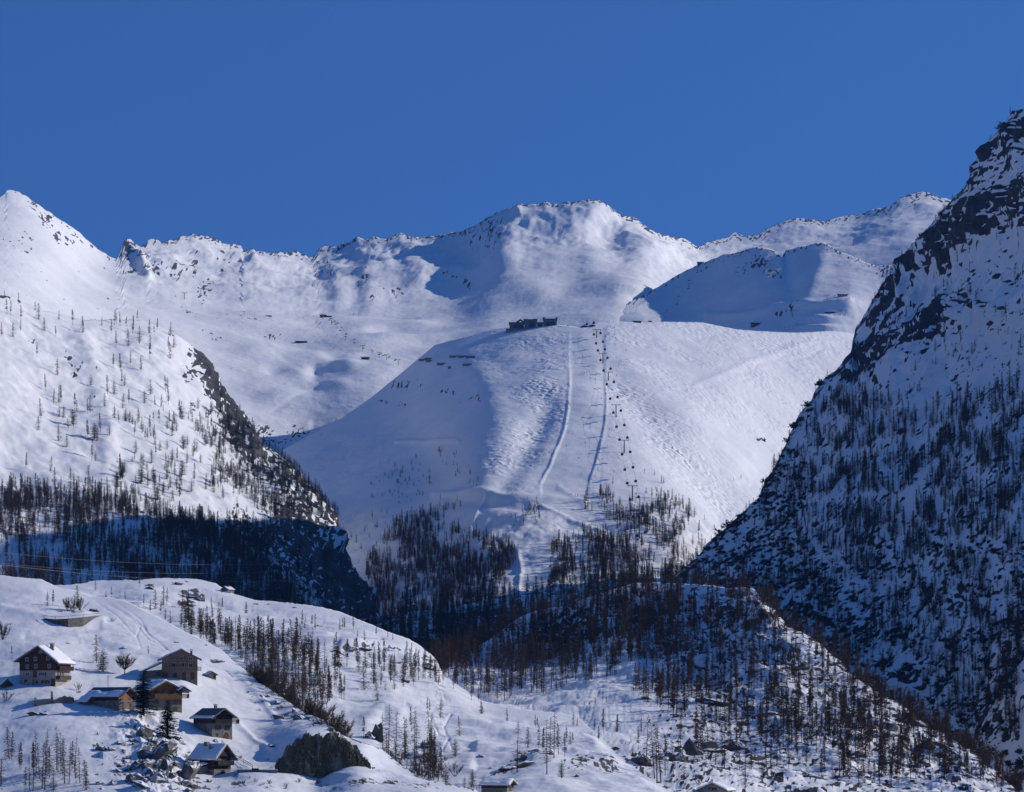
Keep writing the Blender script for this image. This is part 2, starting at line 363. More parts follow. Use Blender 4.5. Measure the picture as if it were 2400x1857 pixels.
crestH = [(1320,790),(1376,757),(1440,727),(1500,697),(1550,668),(1590,644),(1625,626),(1655,614),(1682,603),(1696,596),(1724,594),(1748,586),(1770,578),(1787,582),(1809,585),(1820,594),(1833,602),(1840,588),(1875,578.5),(1894,576.6),(1908,570.5),(1932,570),(1949,579),(1965,590),(1985,597),(2012,607),(2031,618),(2053,623),(2072,622),(2094,625),(2180,640)]
ctrlH = [(1320,800,4300),(1376,755,4480),(1440,722,4640),(1500,697,4780),(1550,668,4880),(1625,626,4960),(1655,614,4960),(1770,578,4850),(1840,590,4720),(1930,570,4650),(1985,597,4520),(2050,622,4450),(2160,640,4350),(1500,740,4500),(1600,690,4720),(1600,740,4530),(1700,680,4580),(1700,740,4380),(1800,680,4400),(1800,740,4260),(1900,660,4350),(1900,720,4240),(1960,690,4270),(2000,690,4260),(2000,750,4200),(2080,690,4290),(1850,780,4190),(1700,800,4220),(2000,800,4170),(1500,810,4260),(2160,790,4250)]
def reliefH(U, V, P, N, below):
    d = 5 * fbm(P, 260, 2, 0.5, 3.0) + 1.2 * fbm(P, 70, 4, 0.55, 1.2) + 2.5 * np.exp(-(below / 24.0) ** 2) * ridged(P, 30, 4, 0.6, 2.0)
    d += 9 * bnd(U, V, [(1932,572),(1925,630),(1890,700)], 22) - 8 * bnd(U, V, [(1840,600),(1850,660)], 20)
    d += 11 * bnd(U, V, [(1660,742),(1760,735),(1830,712),(1920,712),(1990,705)], 9) + 12 * blb(U, V, [(1985,715,40,14,1), (1930,745,36,10,.9), (1915,768,50,7,1.0)])
    return d
def rockH(U, V, P, N, below):
    n = aniso(U, V, 120, 12, 5, 5, 7.0)
    w = 0.45 * np.exp(-(below / 14.0) ** 2)
    w = np.maximum(w, blobs(U, V, [(1780,615,36,18,.62),(1810,640,30,20,.5),(1740,635,30,14,.46),(1825,600,14,14,.55),(1655,625,20,16,.4),(1965,592,36,10,.5),(2075,640,26,18,.62),(1825,735,14,10,.6),(1850,725,16,10,.6),(1860,708,20,6,.5),(1600,605,20,5,.5),(1905,575,24,6,.5)]))
    return np.clip(0.5 + 1.9 * (n * (0.5 + 0.9 * w) + w - 0.58), 0, 1)
LH = Sheet('hill', 1320, 2180, 3, crestH, 800, 3, ctrlH, reliefH, rockH, None, mat_terrain('hill_snow', 0.07, 0.05, 1.6, (0.04,0.04,0.045), (0.14,0.13,0.13)), 0.5, 1.6, 16)

crestD = [(540,1130),(620,1080),(700,1035),(800,981),(869,932),(933,881.5),(983,840),(1020,810.5),(1056,800),(1093,790),(1134,778),(1157,771.6),(1194,767),(1258,765),(1306,762),(1327,762),(1363,769),(1377,765),(1400,755.6),(1432,752),(1459,754),(1487,755.5),(1528,754),(1601,754),(1647,755.5),(1693,765),(1725,771.6),(1800,777),(1869,780),(1910,777),(1954,775.5),(1998,780),(2120,790)]
ctrlD = [(560,1120,3560),(670,1060,3600),(800,982,3700),(933,882,3800),(1020,812,3830),(1200,768,3780),(1350,766,3740),(1500,755,3800),(1700,767,3900),(1950,776,4050),(2100,788,4150),
 (1250,900,3420),(1250,1000,3230),(1250,1100,3060),(1200,1160,2960),(1200,1250,2830),(1200,1400,2640),(1200,1480,2540),(1100,900,3520),(1010,880,3680),(1000,1000,3450),(1100,1000,3280),(1100,1080,3120),(1000,1080,3300),(900,1000,3590),(800,1080,3480),(900,1150,3200),(800,1250,3080),(700,1180,3330),(900,1400,2720),(1000,1250,2950),(760,1400,2850),
 (1400,860,3500),(1400,950,3320),(1450,1000,3240),(1500,1100,3080),(1550,1200,2930),(1600,1300,2790),(1450,1250,2840),(1550,1400,2680),(1600,850,3640),(1700,900,3600),(1700,1000,3430),(1700,1150,3180),(1700,1300,2900),(1850,880,3800),(1900,1000,3660),(2000,1000,3720),(1900,1200,3300),(560,1300,3250),(2000,1400,2900)]
pL = [(1336,835),(1336,900),(1332,960),(1325,1000),(1310,1045),(1290,1090),(1268,1130)]
pR = [(1418,890),(1421,930),(1418,990),(1406,1050),(1392,1100),(1378,1135)]
def reliefD(U, V, P, N, below):
    d = 5 * fbm(P, 300, 3, 0.5, 5.0) + 1.6 * fbm(P, 60, 3, 0.5, 9.0)
    dl, tl, sl_ = pdist(U, V, pL); dr, tr, sr_ = pdist(U, V, pR)
    d += 0.5 * np.exp(-(dl / 2.8) ** 2) * sstep(0, 0.12, tl) - 0.1 * np.exp(-((dl - 8) / 7) ** 2) * (sl_ < 0) * sstep(0, .2, tl)
    d += 0.6 * np.exp(-(dr / 3.0) ** 2) * sstep(0, 0.1, tr) * sstep(1, .9, tr)
    d -= 1.8 * bnd(U, V, [(1330,960),(1310,1040),(1270,1110)], 22) * (sl_ < 0) * sstep(0, 8, dl)
    eL = np.interp(V, [p[1] for p in pL], [p[0] for p in pL]); eR = np.interp(V, [p[1] for p in pR], [p[0] for p in pR])
    d -= 0.8 * sstep(-3, 4, U - eL) * sstep(-3, 4, eR - U) * sstep(1175, 1140, V) * sstep(2, 14, below)
    # gully with moguls to the right of the lift, shoulder beyond
    d -= 13 * bnd(U, V, [(1440,900),(1500,960),(1600,1080),(1700,1180)], 40)
    d += 9 * bnd(U, V, [(1470,860),(1600,960),(1730,1080)], 40)
    d += 8 * bnd(U, V, [(1060,805),(1130,900),(1180,1000)], 40) - 12 * bnd(U, V, [(1180,1130),(1230,1060),(1280,960)], 30)
    # flat tracks under the piste
    d += 7 * bnd(U, V, [(1020,1160),(1130,1152),(1250,1165),(1370,1170)], 8) - 6 * bnd(U, V, [(1060,1180),(1130,1172),(1230,1182)], 10)
    d += 4 * bnd(U, V, [(1140,1160),(1118,1190),(1102,1235)], 3.5) + 5 * bnd(U, V, [(1270,1185),(1340,1215),(1420,1245)], 4)
    d += 10 * blb(U, V, [(1250,1215,60,22,1)]) + 4 * bnd(U, V, [(1215,1300),(1222,1340),(1212,1400)], 6)
    d += 5 * bnd(U, V, [(930,1035),(1070,1030)], 5) + 14 * blb(U, V, [(1020,815,30,12,.6), (1000,830,40,30,.5)])
    d += 2.4 * bnd(U, V, [(1310,1140),(1390,1190),(1500,1210)], 6)
    d += 3.0 * fbm(P, 40, 4, 0.55, 3.0) * sstep(1150, 1240, V)
    d += 3.0 * bnd(U, V, [(1630,900),(1750,850),(1900,800)], 8) - 2 * bnd(U, V, [(1930,815),(1895,838),(1860,842)], 5)
    return d
def rockD(U, V, P, N, below):
    n = aniso(U, V, 120, 10, 4.5, 5, 3.0)
    w = blobs(U, V, [(940,905,26,16,.58),(980,900,10,14,.5),(1045,915,26,12,.5),(1110,935,40,14,.44),(900,940,30,10,.35),(945,945,20,8,.4),(720,1230,40,60,.3),(800,1330,60,60,.3),(1785,1030,14,5,.6),(1300,1340,60,50,.25)])
    return np.clip(0.5 + 1.9 * (n * (0.5 + 0.9 * w) + w - 0.58), 0, 1)
def mogD(U, V, P, N):
    dl, tl, s1 = pdist(U, V, pL)
    m = 0.24 + 0.0 * U
    m = np.maximum(m, 0.85 * band(U, V, [(1280,870),(1270,960),(1240,1060),(1180,1090)], 60) * ((U < np.interp(V, [p[1] for p in pL], [p[0] for p in pL]))))
    m = np.maximum(m, 1.0 * band(U, V, [(1440,900),(1500,960),(1600,1080),(1710,1190)], 42))
    m = np.maximum(m, 0.42 * sstep(1130, 1230, U) * sstep(1080, 1000, V))
    inp = (U > np.interp(V, [p[1] for p in pL], [p[0] for p in pL]) + 3) & (U < np.interp(V, [p[1] for p in pR], [p[0] for p in pR]) - 3) & (V < 1165)
    m = np.where(inp, 0.03, m)
    m = np.where(below_left(U, V), 0.05, m)
    return np.clip(m, 0, 1)
def below_left(U, V): return (U < 1080) & (V < 1010)
LD = Sheet('ski_hill', 540, 2120, 2.6, crestD, 1480, 2.6, ctrlD, reliefD, rockD, mogD, mat_terrain('piste_snow', 0.10, 0.09, 0.7, (0.03,0.03,0.035), (0.12,0.11,0.11), (6.5, 3.6)), 0.25, 0.8, 60)

crestL = [(-200,672),(0,693),(25,697),(60,712),(100,728),(150,741),(200,751),(260,748),(330,752),(380,768),(420,790),(455,815),(476,830),(492,850),(505,880),(520,915),(545,945),(570,980),(590,1020),(615,1045),(650,1068),(690,1100),(725,1135),(760,1175),(790,1205),(797,1240),(800,1275),(830,1330),(860,1375),(890,1440),(915,1500)]
ctrlL = [(-260,680,2480),(-260,900,2230),(-260,1200,1930),(-260,1500,1720),(-150,690,2550),(-150,900,2300),(-150,1200,1980),(-150,1500,1750),(0,693,2680),(0,850,2480),(0,1000,2310),(0,1180,2120),(0,1300,1960),(0,1500,1780),(150,741,2760),(250,748,2820),(250,900,2590),(250,1100,2300),(250,1200,2180),(250,1400,1900),(250,1520,1790),(420,790,2900),(420,900,2740),(480,835,2960),(480,950,2760),(480,1100,2480),(480,1230,2260),(480,1300,2150),(480,1500,1880),(590,1020,2800),(600,1150,2540),(600,1250,2330),(600,1400,2080),(690,1100,2720),(690,1250,2420),(690,1450,2120),(790,1205,2640),(790,1350,2400),(790,1500,2200),(860,1375,2520),(915,1500,2380)]
def reliefL(U, V, P, N, below):
    d = 9 * fbm(P, 220, 3, 0.5, 2.0) + 4.5 * fbm(P, 70, 4, 0.5, 7.0) + 1.4 * fbm(P, 18, 3, 0.55, 4.0)
    w = band(U, V, [(470,835),(505,880),(540,950),(600,1040)], 22) + band(U, V, [(690,1105),(780,1200),(800,1290),(850,1400)], 40)
    d += 7 * w * ridged(P, 40, 4, 0.55, 3.0)
    d += 10 * bnd(U, V, [(60,1110),(200,1180),(330,1235),(480,1235)], 26) - 7 * bnd(U, V, [(100,1230),(250,1270),(360,1330)], 24)
    d += 8 * bnd(U, V, [(200,800),(215,880),(250,960),(255,1080)], 22) + 5 * bnd(U, V, [(20,860),(120,880),(180,900)], 16)
    return d
def rockL(U, V, P, N, below):
    n = aniso(U, V, 60, 13, 6, 5, 1.0) + 0.35 * fbm(P, 14, 3, 0.6, 5.0)
    w = np.maximum(np.maximum(1.35 * band(U, V, [(468,836),(488,868),(500,915),(525,962),(555,1012),(595,1060)], 28), 0.8 * band(U, V, [(600,1060),(680,1125),(755,1205)], 42)), 0.72 * band(U, V, [(436,880),(465,872),(490,900)], 18))
    w = np.maximum(w, 1.4 * band(U, V, [(700,1115),(780,1195),(798,1260),(830,1340),(880,1440)], 26))
    w = np.maximum(w, 1.5 * band(U, V, [(680,1220),(740,1300),(800,1370),(840,1440)], 50))
    w = np.maximum(w, 0.85 * band(U, V, [(560,1235),(640,1265),(690,1320)], 40))
    w = np.maximum(w, blobs(U, V, [(75,795,16,7,.6),(160,840,14,20,.5),(180,870,16,18,.55),(190,880,10,10,.5),(225,875,8,8,.4),(10,697,24,6,.6),(50,708,22,5,.5),(215,930,10,6,.4),(405,785,10,8,.5),(330,1215,22,8,.55),(30,1110,10,6,.5),(455,950,12,20,.4),(620,1050,20,10,.5),(690,1130,20,18,.5),(250,1225,40,8,.35)]))
    return np.clip(0.5 + 1.9 * (n * (0.5 + 0.9 * w) + w - 0.58), 0, 1)
LL = Sheet('wooded_spur', -260, 915, 3, crestL, 1520, 3, ctrlL, reliefL, rockL, None, mat_terrain('spur_snow', 0.16, 0.10, 0.7, (0.02,0.019,0.02), (0.13,0.12,0.11)), 0.55, 2.0, 18)

crestR = [(1540,1390),(1600,1335),(1638,1303),(1655,1276),(1682,1254),(1710,1229),(1737,1204),(1776,1163),(1792,1125),(1806,1108),(1816,1093),(1841,1043),(1855,1010),(1874,969),(1896,942),(1910,914),(1932,887),(1965,862),(1979,843),(1993,826),(1997,808),(2002,785),(2006,769),(2020,752),(2031,730),(2044,708),(2068,670),(2089,643),(2107,619),(2125,590),(2143,572),(2166,545),(2184,528),(2202,504),(2214,486),(2234,466),(2249,451),(2273,424),(2285,406),(2294,389),(2298,368),(2311,347),(2326,326),(2344,306),(2356,297),(2364,279),(2373,261),(2400,256),(2440,265),(2500,360),(2660,640)]
ctrlR = [(1540,1390,2300),(1640,1310,2380),(1750,1190,2450),(1840,1043,2530),(1910,914,2580),(1997,808,2640),(2031,730,2680),(2107,619,2680),(2202,504,2540),(2300,380,2370),(2400,256,2250),(2490,360,2150),
 (2400,400,2180),(2400,560,2130),(2400,700,2050),(2400,900,2000),(2400,1100,1830),(2400,1300,1680),(2400,1500,1550),(2400,1700,1440),(2400,1900,1350),(2250,560,2450),(2200,700,2430),(2200,850,2290),(2200,1000,2150),(2200,1200,1980),(2200,1400,1820),(2200,1700,1610),(2080,750,2520),(2060,860,2440),(2050,950,2350),(2000,1100,2250),(2000,1300,2080),(2000,1500,1900),(2000,1700,1740),(1900,1100,2350),(1850,1200,2310),(1850,1400,2100),(1800,1500,1970),(1700,1400,2150),(1650,1500,2050),(1560,1600,1950),(1800,1800,1750),(2500,560,2080),(2500,1000,1850),(2500,1600,1430),(2650,640,1980),(2650,1000,1720),(2650,1600,1340)]
rb1 = [(2105,640),(2160,600),(2230,540),(2310,500),(2420,455)]
rb2 = [(1990,850),(2040,830),(2100,800),(2170,770),(2240,740),(2310,725)]
rb3 = [(2300,400),(2340,330),(2420,290)]
def reliefR(U, V, P, N, below):
    d = 14 * fbm(P, 260, 3, 0.5, 2.0) + 4.5 * fbm(P, 60, 4, 0.55, 7.0) + 1.6 * fbm(P, 16, 3, 0.55, 4.0)
    w = np.maximum(np.maximum(band(U, V, rb1, 60), band(U, V, rb2, 55)), band(U, V, rb3, 50))
    w = np.maximum(w, 0.5 * sstep(60, 0, below))
    d += 8 * w * (ridged(P, 46, 5, 0.55, 3.0) - 0.3)
    return d
def rockR(U, V, P, N, below):
    n = 0.85 * aniso(U, V, -36, 24, 6.0, 6, 1.0) + 0.45 * fbm(P, 18, 5, 0.62, 5.0)
    n3 = 0.8 * aniso(U, V, -58, 40, 7.0, 6, 9.0) + 0.3 * fbm(P, 20, 4, 0.6, 5.0)
    mixs = band(U, V, [(2020,700),(2100,630),(2200,560)], 45)
    n = n * (1 - mixs) + n3 * mixs
    w = np.maximum(0.95 * np.exp(-(pdist(U, V, rb1)[0] / 52) ** 4) * sstep(2080, 2230, U), 0.95 * np.exp(-(pdist(U, V, rb2)[0] / 48) ** 4) * sstep(2330, 2200, U))
    w = np.maximum(w, 0.74 * band(U, V, [(2040,740),(2100,640),(2160,590)], 50))
    w = np.maximum(w, 0.72 * band(U, V, rb3, 60)); w = np.maximum(w, 0.66 * np.exp(-(below / 26) ** 2))
    w = np.maximum(w, 0.68 * band(U, V, [(2000,790),(1996,830),(2010,900)], 24))
    w = np.maximum(w, blobs(U, V, [(2280,715,50,14,.75),(2170,700,90,12,.5),(2330,640,60,40,.42),(2260,690,40,14,.5),(2030,1265,80,16,.78),(1905,1330,22,9,.8),(2060,1270,46,14,.7),(2130,1590,60,16,.62),(2300,1640,110,40,.66),(2350,1700,60,60,.72),(2200,1620,60,20,.5),(1720,1330,70,60,.42),(1900,1440,60,16,.6),(1830,1470,60,40,.5),(2380,1560,50,90,.6)]))
    w = np.maximum(w, 0.24 + 0.08 * sstep(900, 1150, V))
    return np.clip(0.5 + 1.9 * (n * (0.5 + 0.9 * w) + w - 0.58), 0, 1)
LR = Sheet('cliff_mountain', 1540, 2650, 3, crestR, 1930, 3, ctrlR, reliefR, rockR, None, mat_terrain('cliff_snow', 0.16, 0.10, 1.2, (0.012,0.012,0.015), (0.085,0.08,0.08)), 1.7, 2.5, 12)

crestV = [(540,1500),(700,1480),(850,1450),(950,1435),(1050,1425),(1150,1405),(1250,1390),(1400,1362),(1600,1352),(1700,1375),(1790,1420)]
ctrlV = [(540,1500,2000),(700,1480,2050),(850,1450,2050),(1050,1425,2050),(1250,1390,2080),(1400,1362,2100),(1600,1352,2080),(1790,1420,2000),(700,1640,1700),(1000,1560,1750),(1000,1680,1620),(1300,1560,1750),(1300,1680,1640),(1600,1560,1750),(1790,1640,1640),(540,1680,1600)]
LV = Sheet('valley', 540, 1790, 6, crestV, 1690, 6, ctrlV, lambda U, V, P, N, b: 8 * fbm(P, 150, 3, .5, 1.) + 2 * fbm(P, 30, 3, .5, 2.), lambda U, V, P, N, b: np.clip(0.3 + 0.6 * fbm(P, 40, 4, .6, 3.), 0, 1), None, mat_terrain('valley_snow', 0.16, 0.12, 0.8), 0.15, 2.0, 40)

crest3 = [(850,1630),(930,1600),(1000,1572),(1080,1535),(1150,1495),(1213,1450),(1253,1432),(1308,1421),(1360,1407),(1391,1395),(1430,1384),(1482,1369),(1528,1366),(1577,1369),(1635,1372),(1712,1378),(1760,1378),(1768,1382),(1780,1398),(1801,1420),(1823,1438),(1847,1474),(1881,1487),(1924,1511),(1951,1539),(1979,1557),(1994,1582),(2031,1606),(2061,1628),(2107,1649),(2138,1673),(2184,1707),(2230,1732),(2291,1774),(2337,1811),(2376,1845),(2400,1866),(2520,1925),(2640,1950)]
ctrl3 = [(860,1630,1360),(930,1600,1400),(1080,1535,1530),(1213,1450,1590),(1390,1395,1540),(1530,1366,1540),(1760,1380,1430),(1850,1475,1330),(1980,1557,1260),(2107,1649,1190),(2290,1775,1090),(2400,1866,1030),(2520,1940,1000),(2640,1960,960),
 (1100,1640,1260),(1100,1800,1000),(1200,1600,1370),(1200,1650,1230),(1300,1520,1490),(1330,1600,1310),(1400,1500,1440),(1400,1600,1300),(1400,1640,1220),(1400,1690,1140),(1400,1760,1010),(1400,1857,870),(1200,1760,1010),(1200,1857,860),(1600,1450,1430),(1570,1540,1360),(1600,1600,1260),(1600,1660,1180),(1600,1750,1060),(1600,1857,900),(1700,1560,1300),(1800,1500,1310),(1800,1600,1210),(1800,1700,1110),(1800,1857,970),(2000,1650,1170),(2000,1750,1080),(2000,1857,1000),(2200,1800,1090),(2200,1857,1020),(1000,1700,1180),(1400,1960,760),(1900,1960,860),(2300,1960,940)]
def relief3(U, V, P, N, below):
    d = 5 * fbm(P, 120, 3, 0.5, 2.0) + 2.6 * fbm(P, 38, 4, 0.5, 7.0) + 0.8 * fbm(P, 10, 4, 0.55, 4.0)
    d += 4 * bnd(U, V, [(1310,1670),(1400,1615),(1500,1640)], 24) + 5 * bnd(U, V, [(1560,1560),(1660,1545),(1720,1560)], 22) - 4 * bnd(U, V, [(1560,1600),(1700,1610)], 16)
    r = sstep(1420, 1500, U) * sstep(1680, 1740, V)
    d += 0.9 * r * ridged(P, 24, 4, 0.55, 1.0) + 1.6 * sstep(1700, 1850, U) * ridged(P, 34, 4, 0.55, 6.0)
    d += 5 * bnd(U, V, [(1780,1440),(1820,1500),(1760,1520)], 14) - 5 * bnd(U, V, [(1820,1480),(1800,1540)], 18)
    return d
def rock3(U, V, P, N, below):
    n = 0.7 * aniso(U, V, 8, 14, 5.5, 5, 1.0) + 0.5 * fbm(P, 7, 4, 0.6, 5.0)
    w = blobs(U, V, [(1340,1460,130,50,.66),(1480,1430,120,30,.64),(1690,1430,90,50,.66),(1560,1500,90,30,.56),(1850,1560,90,60,.6),(1700,1650,160,50,.5),(2000,1720,120,60,.55),(1300,1480,90,22,.7),(1268,1476,40,12,.75),(1355,1470,50,12,.7),(1530,1445,40,10,.85),(1700,1400,50,16,.6),(1740,1425,36,16,.62),(1790,1470,40,14,.6),(1620,1655,60,14,.62),(1690,1648,50,14,.8),(1725,1600,16,28,.7),(1780,1552,26,20,.9),(2075,1700,50,26,.6),(2110,1680,40,16,.66),(2180,1762,46,18,.85),(2083,1772,34,10,.7),(2050,1812,40,10,.7),(1720,1745,50,26,.7),(1660,1750,60,18,.6),(1600,1780,40,28,.6),(2250,1800,60,30,.5),(1950,1830,80,12,.5),(1860,1650,80,8,.45),(1830,1690,120,5,.6),(1440,1800,110,34,.55),(1220,1790,50,14,.62),(1150,1795,20,8,.6),(1290,1780,40,8,.5),(1500,1780,40,22,.6),(1990,1850,60,16,.6)])
    w = np.maximum(w, 0.6 * np.exp(-(below / 10) ** 2) * sstep(1700, 1800, U)); w = np.maximum(w, 0.42 * sstep(1450, 1600, U))
    return np.clip(0.5 + 1.9 * (n * (0.5 + 0.9 * w) + w - 0.58), 0, 1)
L3 = Sheet('wooded_knoll', 850, 2640, 2.6, crest3, 1965, 2.6, ctrl3, relief3, rock3, None, mat_terrain('knoll_snow', 0.35, 0.4, 0.25, (0.015,0.014,0.014), (0.11,0.10,0.092)), 0.5, 1.6, 14)

crest2 = [(40,1380),(100,1374),(153,1372),(245,1361),(321,1361),(379,1354),(459,1357),(505,1369),(551,1392),(597,1406),(658,1410),(690,1413),(754,1422),(806,1436),(867,1461),(913,1481),(959,1499),(990,1520),(1022,1546),(1039,1585),(1081,1612),(1127,1643),(1160,1652),(1192,1658),(1253,1666),(1314,1671),(1360,1684),(1450,1775),(1600,1880),(1660,1940)]
ctrl2 = [(60,1380,1350),(245,1361,1390),(380,1354,1400),(600,1406,1370),(806,1436,1340),(960,1499,1280),(1038,1585,1200),(1160,1652,1130),(1314,1671,1110),(1450,1775,980),(1600,1880,870),(300,1420,1270),(300,1480,1180),(430,1420,1290),(430,1520,1130),(600,1470,1250),(600,1540,1140),(600,1620,1030),(750,1480,1250),(800,1550,1150),(800,1640,1050),(800,1720,970),(930,1560,1190),(950,1640,1080),(950,1720,990),(950,1800,920),(1080,1680,1060),(1100,1760,960),(1200,1700,1050),(1250,1760,970),(1250,1857,860),(900,1857,850),(600,1800,850),(100,1500,1130),(1100,1960,760),(700,1960,740),(1500,1960,760)]
def relief2(U, V, P, N, below):
    d = 4.5 * fbm(P, 100, 3, 0.5, 6.0) + 2.0 * fbm(P, 32, 3, 0.5, 3.0) + 0.5 * fbm(P, 9, 3, 0.55, 4.0)
    d += 3 * bnd(U, V, [(800,1520),(880,1515),(960,1530)], 8) - 2.4 * bnd(U, V, [(800,1540),(880,1537),(960,1548)], 8)
    d += 4 * bnd(U, V, [(860,1690),(900,1660),(930,1680)], 20) - 3 * bnd(U, V, [(900,1740),(1000,1740)], 22) + 3.5 * bnd(U, V, [(1120,1745),(1230,1760),(1290,1770)], 10) - 3.5 * bnd(U, V, [(1120,1790),(1230,1790)], 12)
    # ski tracks
    for ln in ([(950,1650),(1010,1690),(1030,1710),(1050,1720),(1060,1745)], [(1060,1680),(1040,1700),(1055,1720),(1035,1750),(1095,1765)], [(560,1480),(640,1478),(720,1474)], [(1150,1700),(1260,1710),(1330,1690)]):
        d -= 1.2 * bnd(U, V, ln, 1.7)
    return d
def rock2(U, V, P, N, below):
    n = 0.7 * aniso(U, V, 10, 12, 5.5, 5, 4.0) + 0.45 * fbm(P, 6, 4, 0.6, 5.0)
    w = blobs(U, V, [(352,1372,18,6,.75),(450,1384,30,10,.9),(436,1406,30,10,.9),(533,1381,16,8,.8),(420,1366,20,5,.6),(818,1524,16,7,.7),(857,1526,26,5,.7),(916,1534,22,6,.75),(792,1537,20,5,.6),(1004,1546,18,10,.8),(1003,1573,18,9,.8),(924,1560,20,6,.6),(945,1610,16,9,.6),(1220,1790,50,14,.75),(1155,1793,14,7,.7),(1280,1782,40,10,.75),(1360,1800,40,30,.7),(1420,1810,40,24,.7),(975,1748,40,12,.7),(870,1712,24,10,.75),(1012,1730,16,10,.6),(1180,1812,60,8,.5),(700,1413,40,4,.5)])
    return np.clip(0.5 + 1.9 * (n * (0.5 + 0.9 * w) + w - 0.58), 0, 1)
L2 = Sheet('snowy_hill', 40, 1660, 2.6, crest2, [(40,1440),(215,1480),(430,1560),(600,1690),(760,1790),(900,1890),(980,1965)], 2.6, ctrl2, relief2, rock2, None, mat_terrain('meadow_snow', 0.4, 0.5, 0.16, (0.035,0.032,0.03), (0.21,0.195,0.18)), 0.6, 1.4, 20)

crest1 = [(-300,1342),(-140,1345),(0,1347.6),(31,1352),(61,1355),(98,1358),(122,1370),(138,1378),(165,1381),(190,1388),(214,1398),(260,1400),(291,1407),(321,1421),(367,1444),(428,1478),(474,1499),(520,1524),(548,1551),(581,1576),(606,1600),(637,1616),(660,1634),(684,1649),(714,1670),(763,1689),(775,1707),(806,1726),(852,1741),(895,1758),(930,1788),(965,1812),(990,1824),(1020,1831),(1069,1842),(1112,1851),(1160,1880)]
ctrl1 = [(-300,1346,930),(-300,1600,790),(-300,1857,690),(-120,1346,940),(-120,1600,790),(-120,1857,690),(0,1348,940),(130,1376,935),(214,1398,930),(320,1421,915),(430,1478,890),(520,1524,870),(606,1600,840),(714,1670,810),(806,1726,785),(895,1758,768),(940,1820,735),(1020,1832,730),(1112,1851,725),(1160,1880,720),
 (0,1500,845),(0,1600,790),(0,1660,765),(100,1430,890),(100,1480,860),(100,1550,812),(90,1605,788),(100,1660,760),(100,1720,735),(100,1780,712),(100,1857,690),(200,1450,885),(200,1560,825),(250,1620,790),(250,1690,752),(300,1500,860),(350,1560,832),(420,1590,812),(396,1668,775),(300,1740,733),(300,1857,688),(480,1620,812),(502,1733,758),(504,1812,725),(450,1857,692),(450,1780,735),(600,1700,790),(620,1780,748),(600,1815,722),(600,1857,695),(680,1752,746),(720,1727,745),(790,1724,745),(845,1755,742),(620,1765,756),(750,1815,738),(800,1857,705),(900,1820,730),(1000,1857,708),(300,1965,650),(0,1965,655),(700,1965,650),(1100,1965,660)]
def relief1(U, V, P, N, below):
    d = 1.6 * fbm(P, 60, 2, 0.5, 6.0) + 0.6 * fbm(P, 24, 2, 0.5, 3.0) + 0.18 * fbm(P, 5, 3, 0.55, 4.0)
    # steps in the slope: terraces, drifts, the bank under the road, ski tracks
    d += 1.6 * bnd(U, V, [(0,1420),(110,1445),(240,1455)], 9) - 1.2 * bnd(U, V, [(60,1490),(150,1480),(230,1470)], 9)
    d += 1.4 * bnd(U, V, [(0,1640),(90,1648),(180,1655),(260,1668)], 9) + 1.5 * bnd(U, V, [(190,1672),(260,1668),(320,1690)], 12)
    d += 1.3 * bnd(U, V, [(560,1580),(620,1640),(660,1690)], 7) + 1.2 * bnd(U, V, [(560,1700),(600,1740),(640,1760)], 6)
    d += 1.2 * bnd(U, V, [(240,1500),(290,1515),(380,1540)], 7) - 0.9 * bnd(U, V, [(230,1515),(280,1530)], 7)
    d += 1.3 * bnd(U, V, [(560,1818),(700,1822),(900,1822),(1060,1838)], 7) + 1.2 * blb(U, V, [(195,1440,16,10,1),(575,1808,20,8,1)])
    rg = band(U, V, [(330,1720),(370,1770),(360,1850)], 60)
    d += 1.5 * rg * (ridged(P, 11, 5, 0.6, 1.0) - .2)
    for k, ln in enumerate(([(225,1400),(280,1430),(320,1460),(350,1500),(390,1520)], [(235,1400),(300,1440),(340,1470),(360,1500)], [(260,1402),(330,1450),(345,1480),(400,1530)], [(210,1398),(270,1440),(320,1490),(330,1520)], [(480,1555),(530,1570),(545,1585)], [(300,1455),(330,1462),(320,1490)], [(350,1510),(420,1530),(470,1545)])):
        d -= 0.5 * bnd(U, V, ln, 1.5)
    d += 0.35 * blb(U, V, [(190,1490,24,30,1)]) * fbm(P, 1.6, 2, 0.5, 1.) + 0.4 * blb(U, V, [(530,1590,24,20,1), (480,1690,30,30,.6), (420,1605,60,10,.8)]) * fbm(P, 1.8, 2, .5, 2.)
    return d
def rock1(U, V, P, N, below):
    n = 0.55 * aniso(U, V, 40, 10, 5.0, 5, 4.0) + 0.55 * fbm(P, 3.5, 4, 0.6, 5.0)
    w = blobs(U, V, [(340,1740,44,34,.66),(365,1800,64,60,.74),(300,1800,60,50,.52),(430,1830,50,30,.6),(470,1845,40,16,.55),(440,1790,16,40,.6),(620,1850,20,10,.4),(560,1840,30,12,.6),(630,1845,30,10,.5),(850,1840,50,10,.6),(900,1842,60,10,.62),(980,1848,60,10,.6),(660,1650,16,10,.6),(695,1675,22,10,.65),(745,1692,30,8,.7),(650,1668,14,8,.6),(800,1722,30,8,.6),(620,1632,14,8,.5),(200,1430,40,6,.5),(235,1752,30,10,.5),(0,1830,14,30,.6),(85,1675,26,6,.6),(225,1618,16,5,.5),(505,1546,14,6,.5)])
    w = np.maximum(w, 0.55 * np.exp(-(below / 7) ** 2) * sstep(520, 640, U))
    return np.clip(0.5 + 1.9 * (n * (0.5 + 0.9 * w) + w - 0.58), 0, 1)
